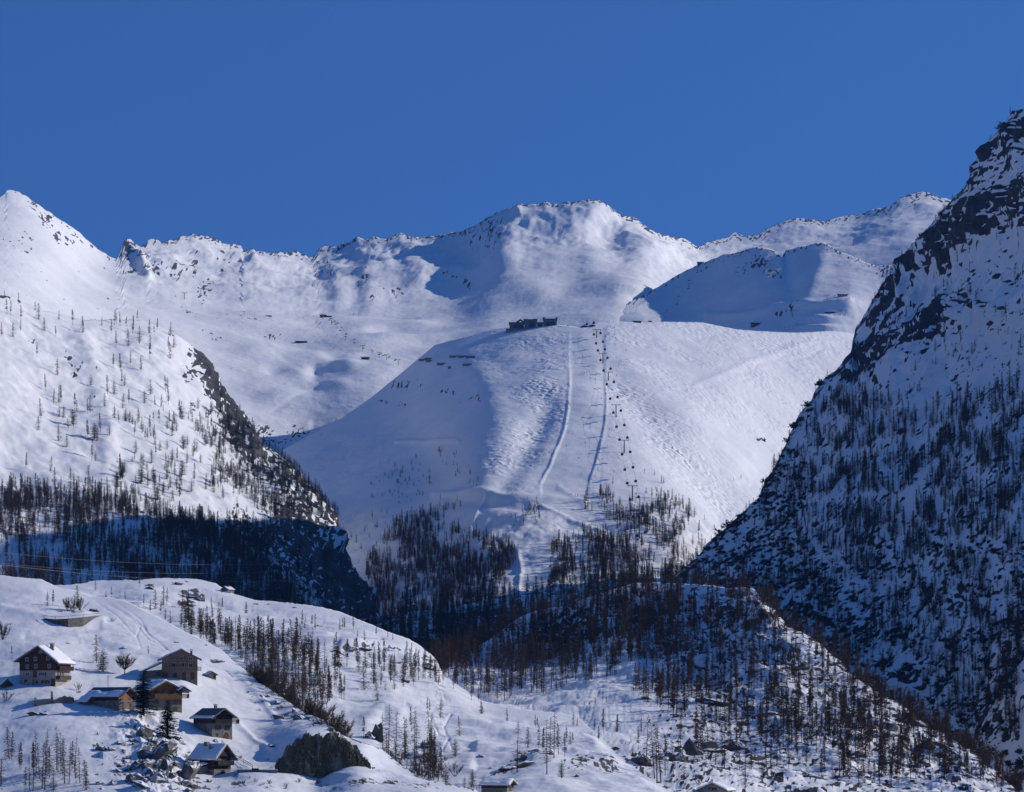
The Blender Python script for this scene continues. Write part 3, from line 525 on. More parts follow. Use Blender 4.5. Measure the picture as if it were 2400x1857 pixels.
L1 = Sheet('chalet_hillside', -300, 1160, 2.4, crest1, 1965, 2.4, ctrl1, relief1, rock1, None, mat_terrain('near_snow', 0.8, 1.2, 0.07, (0.06,0.055,0.05), (0.30,0.28,0.26)), 0.55, 1.0, 20)

g = MB(); g.add([(-9000,-500,-45),(9000,-500,-45),(9000,9000,-45),(-9000,9000,-45)], [(0,1,2,3)])
gm, gn, gb = newmat('ground_snow'); gb.inputs['Base Color'].default_value = (*SNOW, 1); gb.inputs['Roughness'].default_value = 0.8
tag(g.build('ground', gm), kind='structure')

hz = MB(); hz.box(-9400, 9400, -900, 9400, -47, 1420)
hm = bpy.data.materials.new('haze_air'); hm.use_nodes = True; hn = hm.node_tree; hn.nodes.clear()
ho = hn.nodes.new('ShaderNodeOutputMaterial'); pv = hn.nodes.new('ShaderNodeVolumePrincipled')
pv.inputs['Color'].default_value = (0.17, 0.42, 1.0, 1); pv.inputs['Density'].default_value = 2.3e-5; pv.inputs['Anisotropy'].default_value = 0.0
hn.links.new(pv.outputs[0], ho.inputs['Volume'])
HAZE = tag(hz.build('haze', hm), 'thin blue haze in the cold mountain air', 'haze', kind='stuff')
# ------------------------------------------------------------------ vegetation
bark = mat_var('larch_bark', (0.018, 0.013, 0.010), (0.055, 0.038, 0.028), 2.0, 0.9)
twig = mat_var('larch_twigs', (0.045, 0.027, 0.018), (0.125, 0.078, 0.050), 0.6, 0.95, spec=0.1)
pbark = mat_var('pine_bark', (0.03, 0.022, 0.018), (0.08, 0.055, 0.04), 2.0, 0.9)
needle = mat_var('pine_needles', (0.010, 0.020, 0.011), (0.035, 0.058, 0.028), 0.7, 0.8, spec=0.2)
needle2 = mat_var('spruce_needles', (0.008, 0.018, 0.013), (0.026, 0.046, 0.028), 0.9, 0.8, spec=0.2)
mugo = mat_var('dwarf_pine_needles', (0.012, 0.020, 0.012), (0.036, 0.05, 0.028), 1.2, 0.85, spec=0.2)
scrub = mat_var('bare_scrub', (0.045, 0.030, 0.021), (0.115, 0.08, 0.056), 0.8, 0.95, spec=0.1)
ivy = mat_var('ivy_leaves', (0.025, 0.030, 0.018), (0.085, 0.085, 0.055), 1.2, 0.8)

def ribbon(mb, pts, w, rnd, side=None):
    """thin double blade along pts, width w tapering to a point"""
    n = len(pts); k = len(mb.v)
    s = side if side is not None else Vector((rnd.uniform(-1, 1), rnd.uniform(-1, 1), rnd.uniform(-1, 1))).normalized()
    for i, p in enumerate(pts):
        ww = w * (1 - 0.75 * i / (n - 1)) * 0.5
        mb.v.append(tuple(p + s * ww)); mb.v.append(tuple(p - s * ww))
    for i in range(n - 1): mb.f.append((k + 2 * i, k + 2 * i + 1, k + 2 * i + 3, k + 2 * i + 2))
def tri(mb, a, b, c): k = len(mb.v); mb.v += [tuple(a), tuple(b), tuple(c)]; mb.f.append((k, k + 1, k + 2))

def larch_mesh(seed, h=15.0, spread=0.17, nb=74, low=0.16, dens=6, wid=1.0):
    r = random.Random(seed); tk = MB(); cr = MB()
    lean = Vector((r.uniform(-.02, .02), r.uniform(-.02, .02), 1))
    segs = [(0, .013), (.10, .0095), (.45, .0070), (.75, .0042), (1.0, .001)]
    for (a, ra), (b, rb) in zip(segs[:-1], segs[1:]): tk.tube(lean * (a * h), lean * (b * h), ra * h, rb * h, 5)
    ph = r.uniform(0, 6.28); asy = r.uniform(.1, .4); gap = r.uniform(.3, .8); pw = r.uniform(.55, .95)
    for i in range(nb):
        t = low + (0.985 - low) * (i + r.random()) / nb
        if r.random() < .15 or abs(t - gap) < .025: continue
        L = h * spread * ((1 - t) ** pw * 1.05 + 0.05) * r.uniform(0.4, 1.25) * (1 + asy * math.cos(i * 2.399 - ph))
        if t < low + 0.12: L *= r.uniform(0.35, 0.9)
        az = i * 2.399 + r.uniform(-.6, .6); d = Vector((math.cos(az), math.sin(az), 0))
        p0 = lean * (t * h); up = r.uniform(-0.05, 0.22)
        pts = [p0, p0 + d * L * 0.35 + Vector((0, 0, L * up * 0.35)), p0 + d * L * 0.75 + Vector((0, 0, L * (up * 0.4 - 0.14))), p0 + d * L + Vector((0, 0, L * (up - 0.14)))]
        ribbon(cr, pts, 0.13 * wid, r, Vector((-d.y * .5, d.x * .5, 1)).normalized())
        for j in range(dens):
            q = r.uniform(0.2, 1.0); k3 = q * 3; a = int(min(k3, 2)); fr = k3 - a; b = pts[a].lerp(pts[a + 1], fr)
            sd = r.choice((-1, 1)); dd = (d * r.uniform(0.1, 0.7) + Vector((-d.y, d.x, 0)) * sd * r.uniform(0.2, 0.9) + Vector((0, 0, r.uniform(-1.1, 0.1)))).normalized()
            l2 = r.uniform(0.5, 1.25) * (0.4 + 0.6 * (1 - t)) * h / 15; w2 = 0.06 * wid
            tri(cr, b + Vector((0, 0, w2)), b - Vector((0, 0, w2)), b + dd * l2)
            if dens > 6: tri(cr, b + dd * l2 * .4 + Vector((w2, 0, 0)), b + dd * l2 * .4 - Vector((w2, 0, 0)), b + dd * l2 * .7 + Vector((r.uniform(-.4, .4), r.uniform(-.4, .4), -r.uniform(.1, .5))))
    return tk.mesh('trunk', bark), cr.mesh('crown', twig)
def pine_mesh(seed, h=12.0, shape='cembra', mat=None, nb=90):
    r = random.Random(seed); tk = MB(); cr = MB()
    tk.tube((0, 0, 0), (0, 0, h * 0.4), 0.022 * h, 0.016 * h, 6); tk.tube((0, 0, h * 0.4), (0, 0, h * 0.97), 0.016 * h, 0.002 * h, 5)
    for i in range(nb):
        t0 = 0.10 if shape == 'cembra' else 0.06
        t = t0 + (0.99 - t0) * (i + r.random()) / nb
        if shape == 'cembra': prof = min(1.0, (1.02 - t) * 2.3) ** 0.7 * (0.75 + 0.25 * min(1, (t - t0) * 6)); R = 0.20 * h
        else: prof = (1.02 - t) ** 0.85; R = 0.25 * h
        L = R * prof * r.uniform(0.7, 1.12) + 0.03 * h
        az = i * 2.399 + r.uniform(-.5, .5); d = Vector((math.cos(az), math.sin(az), 0)); sd = Vector((-d.y, d.x, 0))
        droop = r.uniform(0.05, 0.3) if shape != 'cembra' else r.uniform(-0.3, 0.12)
        p0 = Vector((0, 0, t * h)); p1 = p0 + d * L - Vector((0, 0, droop * L))
        ribbon(cr, [p0, p0.lerp(p1, .5), p1], 0.012 * h, r)
        n2 = 8
        for j in range(n2):
            q = (j + 0.6 + r.random() * .6) / n2; b = p0.lerp(p1, min(q, 1)); w = (0.055 * h * (1.15 - 0.6 * q) + 0.15) * r.uniform(.7, 1.2) * min(1.0, 0.22 + 2.2 * (1.0 - t))
            up = Vector((0, 0, r.uniform(-0.5, 0.35) * w))
            for sgn in (-1, 1): tri(cr, b - d * w * 0.35, b + d * w * 0.3 + Vector((0, 0, r.uniform(-.1, .2) * w)), b + sd * sgn * w * r.uniform(0.6, 1.1) + d * w * 0.45 + up)
    return tk.mesh('trunk', pbark), cr.mesh('crown', mat or needle)
def mugo_mesh(seed, R=2.2, n=46):
    r = random.Random(seed); st = MB(); cr = MB()
    for i in range(n):
        az = r.uniform(0, 6.283); el = r.uniform(0.15, 1.35); L = R * r.uniform(0.55, 1.05) * (1.0 if el < 0.9 else 0.75)
        d = Vector((math.cos(az) * math.cos(el), math.sin(az) * math.cos(el) * 0.9, math.sin(el)))
        if i < 14: st.tube((0, 0, -0.1), d * L * 0.8, 0.05, 0.02, 4)
        for j in range(5):
            b = d * L * r.uniform(0.35, 1.0); w = r.uniform(0.25, 0.55)
            e = Vector((r.uniform(-1, 1), r.uniform(-1, 1), r.uniform(-.3, 1))).normalized()
            tri(cr, b - e * w * .4 + Vector((r.uniform(-w, w), r.uniform(-w, w), 0)) * .5, b + Vector((r.uniform(-w, w), r.uniform(-w, w), r.uniform(-w, w))) * .7, b + (e + d).normalized() * w)
    return st.mesh('stem', pbark), cr.mesh('foliage', mugo)
def bush_mesh(seed, hgt=5.0, stems=9, spread=0.55, mat=None, trunk=False):
    """bare deciduous bush or small round crowned tree"""
    r = random.Random(seed); st = MB(); cr = MB()
    base = Vector((0, 0, hgt * 0.25)) if trunk else Vector((0, 0, 0))
    if trunk: st.tube((0, 0, -0.2), base, 0.03 * hgt, 0.022 * hgt, 6)
    for i in range(stems):
        az = i * 2.399 + r.uniform(-.4, .4); el = r.uniform(0.75, 1.45)
        d = Vector((math.cos(az) * math.cos(el) * spread * 1.8, math.sin(az) * math.cos(el) * spread * 1.8, math.sin(el))).normalized()
        L = (hgt - base.z) * r.uniform(0.7, 1.0); p = base; q = base + d * L * 0.5
        st.tube(p, q, 0.014 * hgt, 0.008 * hgt, 4); e = q + (d + Vector((r.uniform(-.3, .3), r.uniform(-.3, .3), .25))).normalized() * L * .5
        st.tube(q, e, 0.008 * hgt, 0.003 * hgt, 4)
        for j in range(30):
            s = r.uniform(0.3, 1.0); b = p.lerp(q, s * 2) if s < .5 else q.lerp(e, s * 2 - 1)
            dd = (d + Vector((r.uniform(-1, 1), r.uniform(-1, 1), r.uniform(-.2, .9)))).normalized(); l2 = hgt * r.uniform(0.10, 0.24)
            m = b + dd * l2 * .5; f = b + dd * l2 + Vector((r.uniform(-.1, .1), r.uniform(-.1, .1), .05)) * hgt * .4
            ribbon(cr, [b, m, f], 0.016 * hgt, r)
            for k in range(2): tri(cr, m, m + Vector((0, 0, 0.01 * hgt)), m + Vector((r.uniform(-1, 1), r.uniform(-1, 1), r.uniform(-.2, 1))).normalized() * l2 * .6)
    return st.mesh('stem', scrub), cr.mesh('branches', mat or scrub)

larchN = [larch_mesh(10 + i, 15, (0.17, .19, .15, .21, .17, .13)[i], 66, (.16, .10, .22, .14, .32, .2)[i], 5) for i in range(6)]
larchF = [larch_mesh(30 + i, 15, (0.19, .22, .16, .20, .24, .15)[i], 84, (.10, .06, .16, .24, .12, .3)[i], 6, 1.75) for i in range(6)]
poleF = [larch_mesh(40 + i, 15, (0.14, .16, .12)[i], 70, (.30, .36, .24)[i], 7, 1.6) for i in range(3)]
pineN = [pine_mesh(50 + i, 12, 'cembra') for i in range(4)]
spruceN = [pine_mesh(60 + i, 12, 'spruce', needle2, 150) for i in range(2)]
pineF = [pine_mesh(70 + i, 12, ('cembra', 'cembra', 'spruce')[i], None, 46) for i in range(3)]
mugoN = [mugo_mesh(80 + i) for i in range(4)]
bushN = [bush_mesh(90 + i, 5.0, 9 + i) for i in range(4)]
roundN = [bush_mesh(96, 6.0, 18, .8, None, True)]

TREES = {'larch': [], 'pine': [], 'spruce': [], 'dwarf_pine': [], 'bush': []}
def plant(kind, p, h, key, yaw=None, var=None, sx=1.0):
    TREES[kind].append(dict(p=p, h=h, key=key, yaw=random.uniform(0, 6.28) if yaw is None else yaw, var=random.randrange(100) if var is None else var, px=h * F / p.y, sx=sx, tx=random.gauss(0, .03), ty=random.gauss(0, .03)))
def at(kind, layer, u, v, h, key, **k): plant(kind, layer.pt(u, v, 0.3), h, key, **k)
def scatter(kind, layer, poly, n, h0, h1, key, clump=0.0, steepmax=None, small=0.28):
    us = [p[0] for p in poly]; vs = [p[1] for p in poly]; c = 0; tries = 0; off = random.uniform(0, 99)
    while c < n and tries < n * 40:
        tries += 1; u = random.uniform(min(us), max(us)); v = random.uniform(min(vs), max(vs))
        if not inpoly(np.array(u), np.array(v), poly): continue
        if v < layer.top(u) + 1: continue
        if clump:
            g_ = float(fbm((np.array(u / 60), np.array(v / 40), np.array(off)), 1.0, 3, .6))
            if g_ < clump * 0.35 - 0.12 and random.random() < 0.92: continue
        h = random.uniform(h0, h1) * (random.uniform(.35, .7) if random.random() < small else 1)
        at(kind, layer, u, v, h, key); c += 1
def z2(x, y, ox, oy, s): return ox + x / s, oy + y / s

# left spur, trees standing apart on the open snow (photograph positions)
for i, (x, y) in enumerate([(115,330),(75,360),(40,235),(62,235),(215,270),(315,360),(460,365),(410,300),(650,290),(680,298),(715,300),(750,345),(790,400),(850,490),(848,440),(885,330),(960,490),(950,435),(978,435),(840,370),(865,365),(660,400),(630,340),(200,495),(610,680),(705,640),(690,635),(735,720),(340,720),(350,712),(440,765),(428,758),(500,790),(512,785),(230,830),(210,905),(330,955),(497,950),(563,920),(520,1060),(285,1135),(215,1260),(125,1230),(395,1250),(515,1290),(600,1270),(305,1250),(795,565),(685,555),(735,525),(640,540),(955,665),(945,660),(965,730),(850,700),(590,765),(265,655),(320,595),(310,725),(150,1100),(75,1220),(490,1240),(1090,1205),(120,270),(960,360),(250,330),(728,410),(1040,810),(1030,790),(905,845),(875,830),(8,360)]):
    u, v = z2(x, y, 0, 640, 2.414); at('larch', LL, u, v, 13 + 5 * random.random() - (4 if i % 5 == 0 else 0), 'spur_open')
for (x, y) in [(512,642),(650,676),(335,815),(360,817),(415,866),(383,890),(610,946),(545,962),(530,955),(380,982),(540,1064),(770,1018),(645,832),(705,850),(730,855),(745,870),(715,835),(860,950),(870,985),(945,885),(980,890),(1000,895),(970,930),(985,860),(1040,1000),(1055,990),(1100,1012),(1120,1005),(1180,960),(1160,975),(1200,980),(1270,920),(1285,900),(1255,880),(1110,892),(1120,770),(1190,805),(820,735),(840,1200),(885,1190),(800,1190),(930,1225),(965,1210),(690,1170),(705,1120),(1025,1160),(810,1095),(900,1015),(940,1010),(970,1070),(1045,1100),(1120,1100),(1080,1060),(1250,985),(660,1230)]:
    u, v = z2(x, y, 0, 640, 2.414); at('pine', LL, u, v, random.uniform(9, 15), 'spur_pine', sx=1.25)
Z5 = lambda pts: [z2(x, y, 0, 640, 2.414) for x, y in pts]
scatter('pine', LL, Z5([(1150,900),(1300,860),(1450,960),(1600,1060),(1750,1210),(1900,1330),(1930,1430),(1500,1360),(1350,1280),(1150,1230),(1250,1100)]), 330, 7, 14, 'spur_pine', small=.3)
scatter('larch', LL, Z5([(1000,780),(1200,780),(1400,930),(1600,1060),(1750,1230),(1600,1400),(1300,1330),(1120,1230),(1250,1080)]), 150, 9, 16, 'spur_slope')
scatter('larch', LL, Z5([(640,700),(900,740),(1000,880),(1000,1280),(640,1300)]), 40, 9, 15, 'spur_slope', clump=.5)
scatter('pine', LL, Z5([(640,1060),(1020,1080),(1120,1280),(660,1340)]), 40, 7, 13, 'spur_pine', small=.4)
scatter('larch', LL, Z5([(0,1255),(100,1262),(250,1300),(400,1330),(600,1385),(700,1405),(1000,1445),(1200,1445),(1400,1500),(1700,1700),(1700,2050),(0,2050)]), 1500, 10, 18, 'lower_forest', clump=.3)
scatter('larch', LL, [(300,1262),(480,1262),(600,1290),(700,1360),(780,1420),(840,1480),(300,1500)], 1000, 10, 17, 'lower_forest')
scatter('pine', LL, [(420,1275),(600,1290),(760,1400),(820,1480),(420,1480)], 150, 8, 14, 'spur_pine')
scatter('pine', LL, Z5([(1300,1330),(1700,1400),(1900,1500),(2050,1700),(2100,1900),(1700,1800),(1400,1500)]), 90, 7, 14, 'spur_pine')
scatter('larch', LL, [(-20,1130),(200,1165),(330,1195),(480,1225),(640,1225),(660,1290),(300,1290),(-20,1260)], 680, 9, 16, 'lower_forest', clump=.15)
scatter('pine', LL, [(250,1195),(480,1228),(660,1225),(680,1300),(300,1280)], 70, 8, 14, 'spur_pine')
for u in np.arange(560, 800, 7):
    plant('pine', LL.pt(u, LL.top(u) + random.uniform(0, 10), .4), random.uniform(6, 11), 'spur_pine')
for u in np.arange(0, 340, 46): at('larch', LL, u + random.uniform(-14, 14), LL.top(u) + random.uniform(2, 25), random.uniform(7, 12), 'spur_open')

# ski hill
Z6 = lambda pts: [z2(x, y, 800, 680, 2.184) for x, y in pts]
scatter('larch', LD, Z6([(130,1380),(280,1210),(400,1160),(520,1150),(620,1240),(720,1262),(870,1300),(905,1380),(840,1440),(830,1700),(100,1700)]), 1700, 8, 15, 'hill_forest', clump=.12)
scatter('pine', LD, Z6([(250,1260),(520,1180),(700,1280),(860,1340),(800,1600),(200,1600)]), 320, 7, 13, 'hill_pine')
scatter('larch', LD, Z6([(1055,1400),(1075,1310),(1220,1240),(1330,1255),(1450,1260),(1520,1420),(1500,1529),(1100,1529)]), 700, 8, 15, 'hill_forest', clump=.2)
scatter('larch', LD, Z6([(1240,1110),(1250,1050),(1350,1025),(1480,1095),(1530,1060),(1700,1065),(1820,1150),(1900,1180),(1940,1260),(1860,1340),(1850,1529),(1500,1529),(1400,1190)]), 560, 8, 15, 'hill_forest', clump=.5)
scatter('pine', LD, Z6([(1240,1110),(1350,1060),(1500,1120),(1700,1085),(1820,1170),(1700,1300),(1420,1180)]), 110, 7, 12, 'hill_pine', clump=.5)
scatter('larch', LD, Z6([(862,1195),(870,1150),(940,1110),(1010,1090),(1030,1180),(940,1205)]), 34, 6, 11, 'hill_forest')
scatter('larch', LD, Z6([(470,820),(580,830),(680,920),(720,1030),(640,1010),(520,900)]), 34, 4, 8, 'hill_forest')
scatter('pine', LD, Z6([(110,1040),(200,900),(380,850),(480,900),(440,1080),(280,1100)]), 60, 3, 7, 'hill_pine')
scatter('larch', LD, Z6([(480,1140),(500,1080),(600,1080),(625,1130)]), 20, 6, 10, 'hill_forest')
scatter('larch', LD, Z6([(0,1350),(60,1150),(250,1120),(300,1200),(150,1380)]), 34, 5, 10, 'hill_forest')
for (x, y, h) in [(1390,990,9),(1550,940,6),(1605,945,7),(1640,985,10),(1650,990,9),(1560,1040,9),(2010,978,6),(2045,970,6),(1395,935,4),(1350,990,5),(1720,1070,8),(1610,1020,5),(660,940,5)]:
    u, v = z2(x, y, 800, 680, 2.184); at('larch', LD, u, v, h, 'hill_forest')

# valley floor
scatter('larch', LV, [(560,1500),(850,1450),(1050,1425),(1250,1392),(1400,1364),(1600,1354),(1780,1420),(1780,1640),(560,1660)], 2300, 12, 21, 'valley')
scatter('pine', LV, [(700,1490),(1200,1420),(1300,1560),(760,1620)], 160, 10, 16, 'valley_pine')

# cliff mountain
scatter('larch', LR, [(1800,1100),(1850,1010),(1960,900),(2060,950),(2150,960),(2400,900),(2420,1240),(2200,1240),(1960,1290),(1760,1230)], 1700, 7, 16, 'cliff_forest', clump=.35)
scatter('larch', LR, [(1700,1300),(1960,1260),(2400,1230),(2420,1750),(2250,1700),(2000,1540),(1800,1420)], 1150, 6, 15, 'cliff_forest', clump=.45)
scatter('larch', LR, [(2100,660),(2400,500),(2420,900),(2150,940),(2040,760)], 150, 4, 11, 'cliff_ledge', clump=.3)
scatter('pine', LR, [(1660,1330),(1850,1020),(2000,960),(2400,960),(2420,1700),(2000,1560)], 340, 6, 13, 'cliff_pine')
scatter('dwarf_pine', LR, [(1560,1390),(1650,1280),(1780,1160),(1850,1040),(1900,1100),(1860,1250),(2000,1400),(1950,1560),(1780,1440)], 1500, 1.2, 4.2, 'cliff_scrub')
scatter('dwarf_pine', LR, [(1850,1300),(2100,1240),(2400,1250),(2420,1840),(2200,1740),(1960,1560)], 1300, 1.2, 4.0, 'cliff_scrub', clump=.5)
scatter('dwarf_pine', LR, [(2040,720),(2300,640),(2400,700),(2400,780),(2100,800)], 60, 0.8, 2.0, 'cliff_scrub')
scatter('dwarf_pine', LR, [(2060,680),(2420,560),(2420,940),(2100,940)], 220, 0.6, 1.8, 'cliff_scrub')
for v in list(np.arange(470, 720, 9)) + list(np.arange(860, 1300, 8)) + [262, 270, 285, 300, 330, 400, 430]:
    u = float(np.interp(-v, -LR.vtop[::-1][::-1], LR.u)) if False else float(LR.u[np.argmin(np.abs(LR.vtop - v))])
    plant(random.choice(['pine', 'larch', 'dwarf_pine']), LR.pt(u + random.uniform(1, 9), LR.top(u) + random.uniform(0, 8), .4), random.uniform(4, 9), 'cliff_edge')

# wooded knoll
scatter('larch', L3, [(1000,1575),(1213,1455),(1390,1400),(1500,1372),(1600,1400),(1600,1500),(1440,1590),(1330,1610),(1180,1640),(1080,1620)], 620, 10, 18, 'knoll_shade')
scatter('larch', L3, [(1440,1390),(1760,1385),(1850,1480),(1980,1560),(2100,1650),(2290,1780),(2380,1857),(2000,1857),(1700,1720),(1560,1690),(1460,1640),(1560,1540)], 700, 9, 16, 'knoll_sun')
scatter('larch', L3, [(1540,1700),(1800,1700),(2300,1850),(1560,1857)], 60, 8, 15, 'knoll_foot', clump=.3)
for u in np.arange(1130, 1770, 3.2): plant('larch', L3.behind(u + random.uniform(-4, 4), random.uniform(8, 80)), random.uniform(11, 17), 'knoll_back')
for u in np.arange(1770, 2400, 7): plant('larch', L3.behind(u + random.uniform(-4, 4), random.uniform(4, 60)), random.uniform(9, 15), 'knoll_back')
for u in np.arange(1790, 2390, 6): plant('bush', L3.behind(u + random.uniform(-4, 4), random.uniform(3, 40)), random.uniform(6, 10), 'knoll_scrub')
for u in np.arange(880, 1130, 2.5): plant('larch', L3.pt(u, L3.top(u) + random.uniform(0, 30), .3), random.uniform(11, 17), 'knoll_shade')

scatter('bush', L3, [(1213,1460),(1400,1400),(1760,1390),(1830,1480),(1700,1560),(1450,1560),(1250,1560)], 320, 2.5, 5.5, 'knoll_brush')

# second hill and the meadow
S2 = 3.268
for (x, y, hp) in [(95,590,180),(165,640,280),(240,710,300),(260,660,260),(340,700,230),(300,700,240),(440,800,250),(490,820,310),(470,800,280),(650,930,400),(690,880,230),(740,900,330),(780,800,240),(925,780,180),(1075,690,150),(1220,715,160),(1300,805,160),(1150,930,230),(990,955,220),(975,950,200),(1005,950,190),(855,865,180),(1260,990,190),(835,1050,170),(680,430,160),(700,425,100),(780,440,130),(755,430,110),(990,450,100),(970,450,90),(1005,450,100),(1070,460,120),(450,475,95),(255,290,90),(1245,500,90),(1335,510,60),(1370,550,60),(1145,590,90),(1100,530,70),(1500,720,130),(1540,760,150),(1440,910,200),(1520,920,180),(1710,930,170),(1830,950,150),(1975,1000,150),(2030,1000,120),(2055,1095,100),(1640,1070,130),(1660,1075,120),(1735,1140,170),(1890,1225,160),(1540,1440,430),(1520,1200,200),(1020,1250,160),(1155,1250,180),(1350,1350,410),(1310,1330,330),(1400,1430,400),(1540,1580,300),(1660,1560,330),(1750,1560,250),(1370,800,150),(560,820,180),(600,860,170),(130,640,200),(60,600,170),(20,520,180),(1380,950,120),(1450,860,130),(1190,700,110),(880,880,150),(1620,1500,260),(1480,1560,280),(1340,780,130),(620,900,210),(385,800,240),(420,800,220),(210,690,200),(540,850,190),(715,930,260),(90,560,150),(1470,1430,240)]:
    u, v = z2(x, y, 500, 1340, S2); p = L2.pt(u, v); at('larch', L2, u, v, hp / S2 * p.y / F, 'hill_larch')
for (x, y, hp) in [(95,1095,110),(290,1160,110),(505,1200,110),(520,1190,90),(365,1560,410),(450,1340,170),(530,1380,200),(590,1600,430),(640,1500,380),(610,1480,300),(680,1430,260),(745,1320,120),(770,1340,110),(790,1330,90),(1020,1305,190),(1130,1280,180),(985,1340,130),(960,1180,90),(795,1175,110),(825,1180,80),(1310,1320,150),(965,1045,80),(1020,1025,90),(1050,1035,70),(240,1690,120),(1290,1400,190),(880,1060,40),(560,1420,200),(725,1480,200)]:
    u, v = z2(x, y, 1100, 1340, S2); lay = L2 if v > L2.top(u) + 3 and u < 1420 else L3; p = lay.pt(u, v); at('larch', lay, u, v, hp / S2 * p.y / F, 'meadow_larch')
for (x, y, hp) in [(1440,1600,480),(1470,1590,470),(1350,1520,420),(1420,1570,430),(1500,1560,330),(1935,1580,340),(2105,1740,440),(1825,1480,260),(1960,1200,240),(2000,1380,250),(1880,1500,200)]:
    u, v = z2(x, y, 1100, 1340, S2); p = L3.pt(u, v); at('larch', L3, u, v, hp / S2 * p.y / F, 'tall_larch')
for (x, y, hp) in [(1070,115,110),(1190,270,160),(1250,260,180),(1280,210,140),(1450,230,150),(1410,250,160),(1520,150,60),(960,210,70),(810,195,90),(850,170,90),(730,140,80),(1390,390,230),(1420,440,260),(1470,400,200),(1450,380,200),(1550,420,160),(1680,370,180),(1620,480,180),(1600,460,160),(1640,520,200),(1780,560,220),(1740,600,220),(1880,560,160),(1700,295,100),(1620,280,90),(1890,290,100),(2085,475,90),(1230,300,110),(1100,260,90),(1150,290,110),(1310,350,100),(1270,330,110)]:
    u, v = z2(x, y, 0, 1340, S2); p = L2.pt(u, v); at('larch', L2, u, v, hp / S2 * p.y / F, 'hill_larch')
scatter('larch', L2, [(430,1440),(560,1500),(700,1540),(800,1600),(760,1680),(700,1650),(600,1590),(520,1520),(440,1480)], 190, 8, 14, 'hill_larch')
scatter('larch', L2, [(780,1560),(1000,1580),(1050,1620),(900,1640)], 40, 7, 13, 'hill_larch')
scatter('larch', L2, [(900,1760),(1010,1740),(1060,1830),(900,1840)], 26, 8, 15, 'hill_larch')
for (x, y, hp) in [(1855,1420,150),(1980,1640,150),(1920,1650,110),(1650,1640,260),(1780,1640,180)]:
    u, v = z2(x, y, 500, 1340, S2); p = L2.pt(u, v); at('pine', L2, u, v, hp / S2 * p.y / F, 'meadow_pine')
u, v = z2(700, 1660, 1100, 1340, S2); at('pine', L2, u, v, 6.0, 'meadow_pine')
at('pine', L3, 1782, 1850, 6.5, 'meadow_pine'); at('pine', L3, 1803, 1852, 5, 'meadow_pine')

# chalet hillside
S1 = 4.748
for (x, y, hp) in [(100,470,370),(130,480,340),(235,590,310),(220,570,280),(405,640,490),(380,660,380),(370,850,480),(520,620,500),(500,840,620),(470,830,560),(630,600,500),(645,610,440),(680,610,450),(720,760,560),(770,770,510),(800,610,360),(825,620,410),(890,740,420),(960,840,360),(850,760,300),(700,650,420),(440,700,420),(550,700,380),(330,840,420),(280,850,300),(600,860,300),(960,780,280),(20,760,300)]:
    u, v = z2(x, y, 0, 1680, S1); p = L1.pt(u, v); at('larch', L1, u, v, hp / S1 * p.y / F, 'front_larch')
for (x, y, hp) in [(740,710,230),(365,260,120),(405,250,130),(600,270,190),(1137,635,80),(90,640,90)]:
    u, v = z2(x, y, 0, 1340, S2); p = L1.pt(u, v); at('larch', L1, u, v, hp / S2 * p.y / F, 'chalet_larch')
for (x, y, hp, nm) in [(1090,1150,325,'tall_spruce'),(1280,1285,280,'small_spruce'),(790,775,190,'chalet_pine'),(770,760,120,'chalet_pine')]:
    u, v = z2(x, y, 0, 1340, S2); p = L1.pt(u, v); at('spruce' if 'spruce' in nm else 'pine', L1, u, v, hp * (1.12 if 'spruce' in nm else 1) / S2 * p.y / F, nm, sx=1.45 if 'spruce' in nm else 1.2)
for u in np.arange(585, 800, 3.2): plant('bush', L1.behind(u + random.uniform(-2, 2), random.uniform(2, 26)), random.uniform(5, 8.5), 'edge_scrub')
for (x, y, hp) in [(955,785,140),(560,310,130),(600,900,70),(50,1005,100),(20,520,150),(610,305,110),(520,305,110),(860,385,40),(1345,1400,60)]:
    u, v = z2(x, y, 0, 1340, S2); p = L1.pt(u, v); at('bush', L1, u, v, hp / S2 * p.y / F, 'garden_bush')
scatter('bush', L2, [(840,1800),(1040,1760),(1100,1840),(850,1850)], 26, 3, 6, 'foot_scrub')
scatter('bush', L1, [(220,1690),(480,1690),(640,1780),(640,1857),(220,1857)], 60, .4, 1.1, 'road_scrub')
scatter('bush', L1, [(560,1590),(640,1640),(760,1700),(700,1720),(600,1660)], 30, .4, 1.2, 'road_scrub')
scatter('bush', L1, [(540,1830),(1080,1846),(1080,1857),(540,1857)], 22, .8, 1.8, 'road_scrub')
scatter('bush', L3, [(1120,1830),(1700,1800),(1700,1857),(1120,1857)], 24, 1, 3, 'foot_scrub')

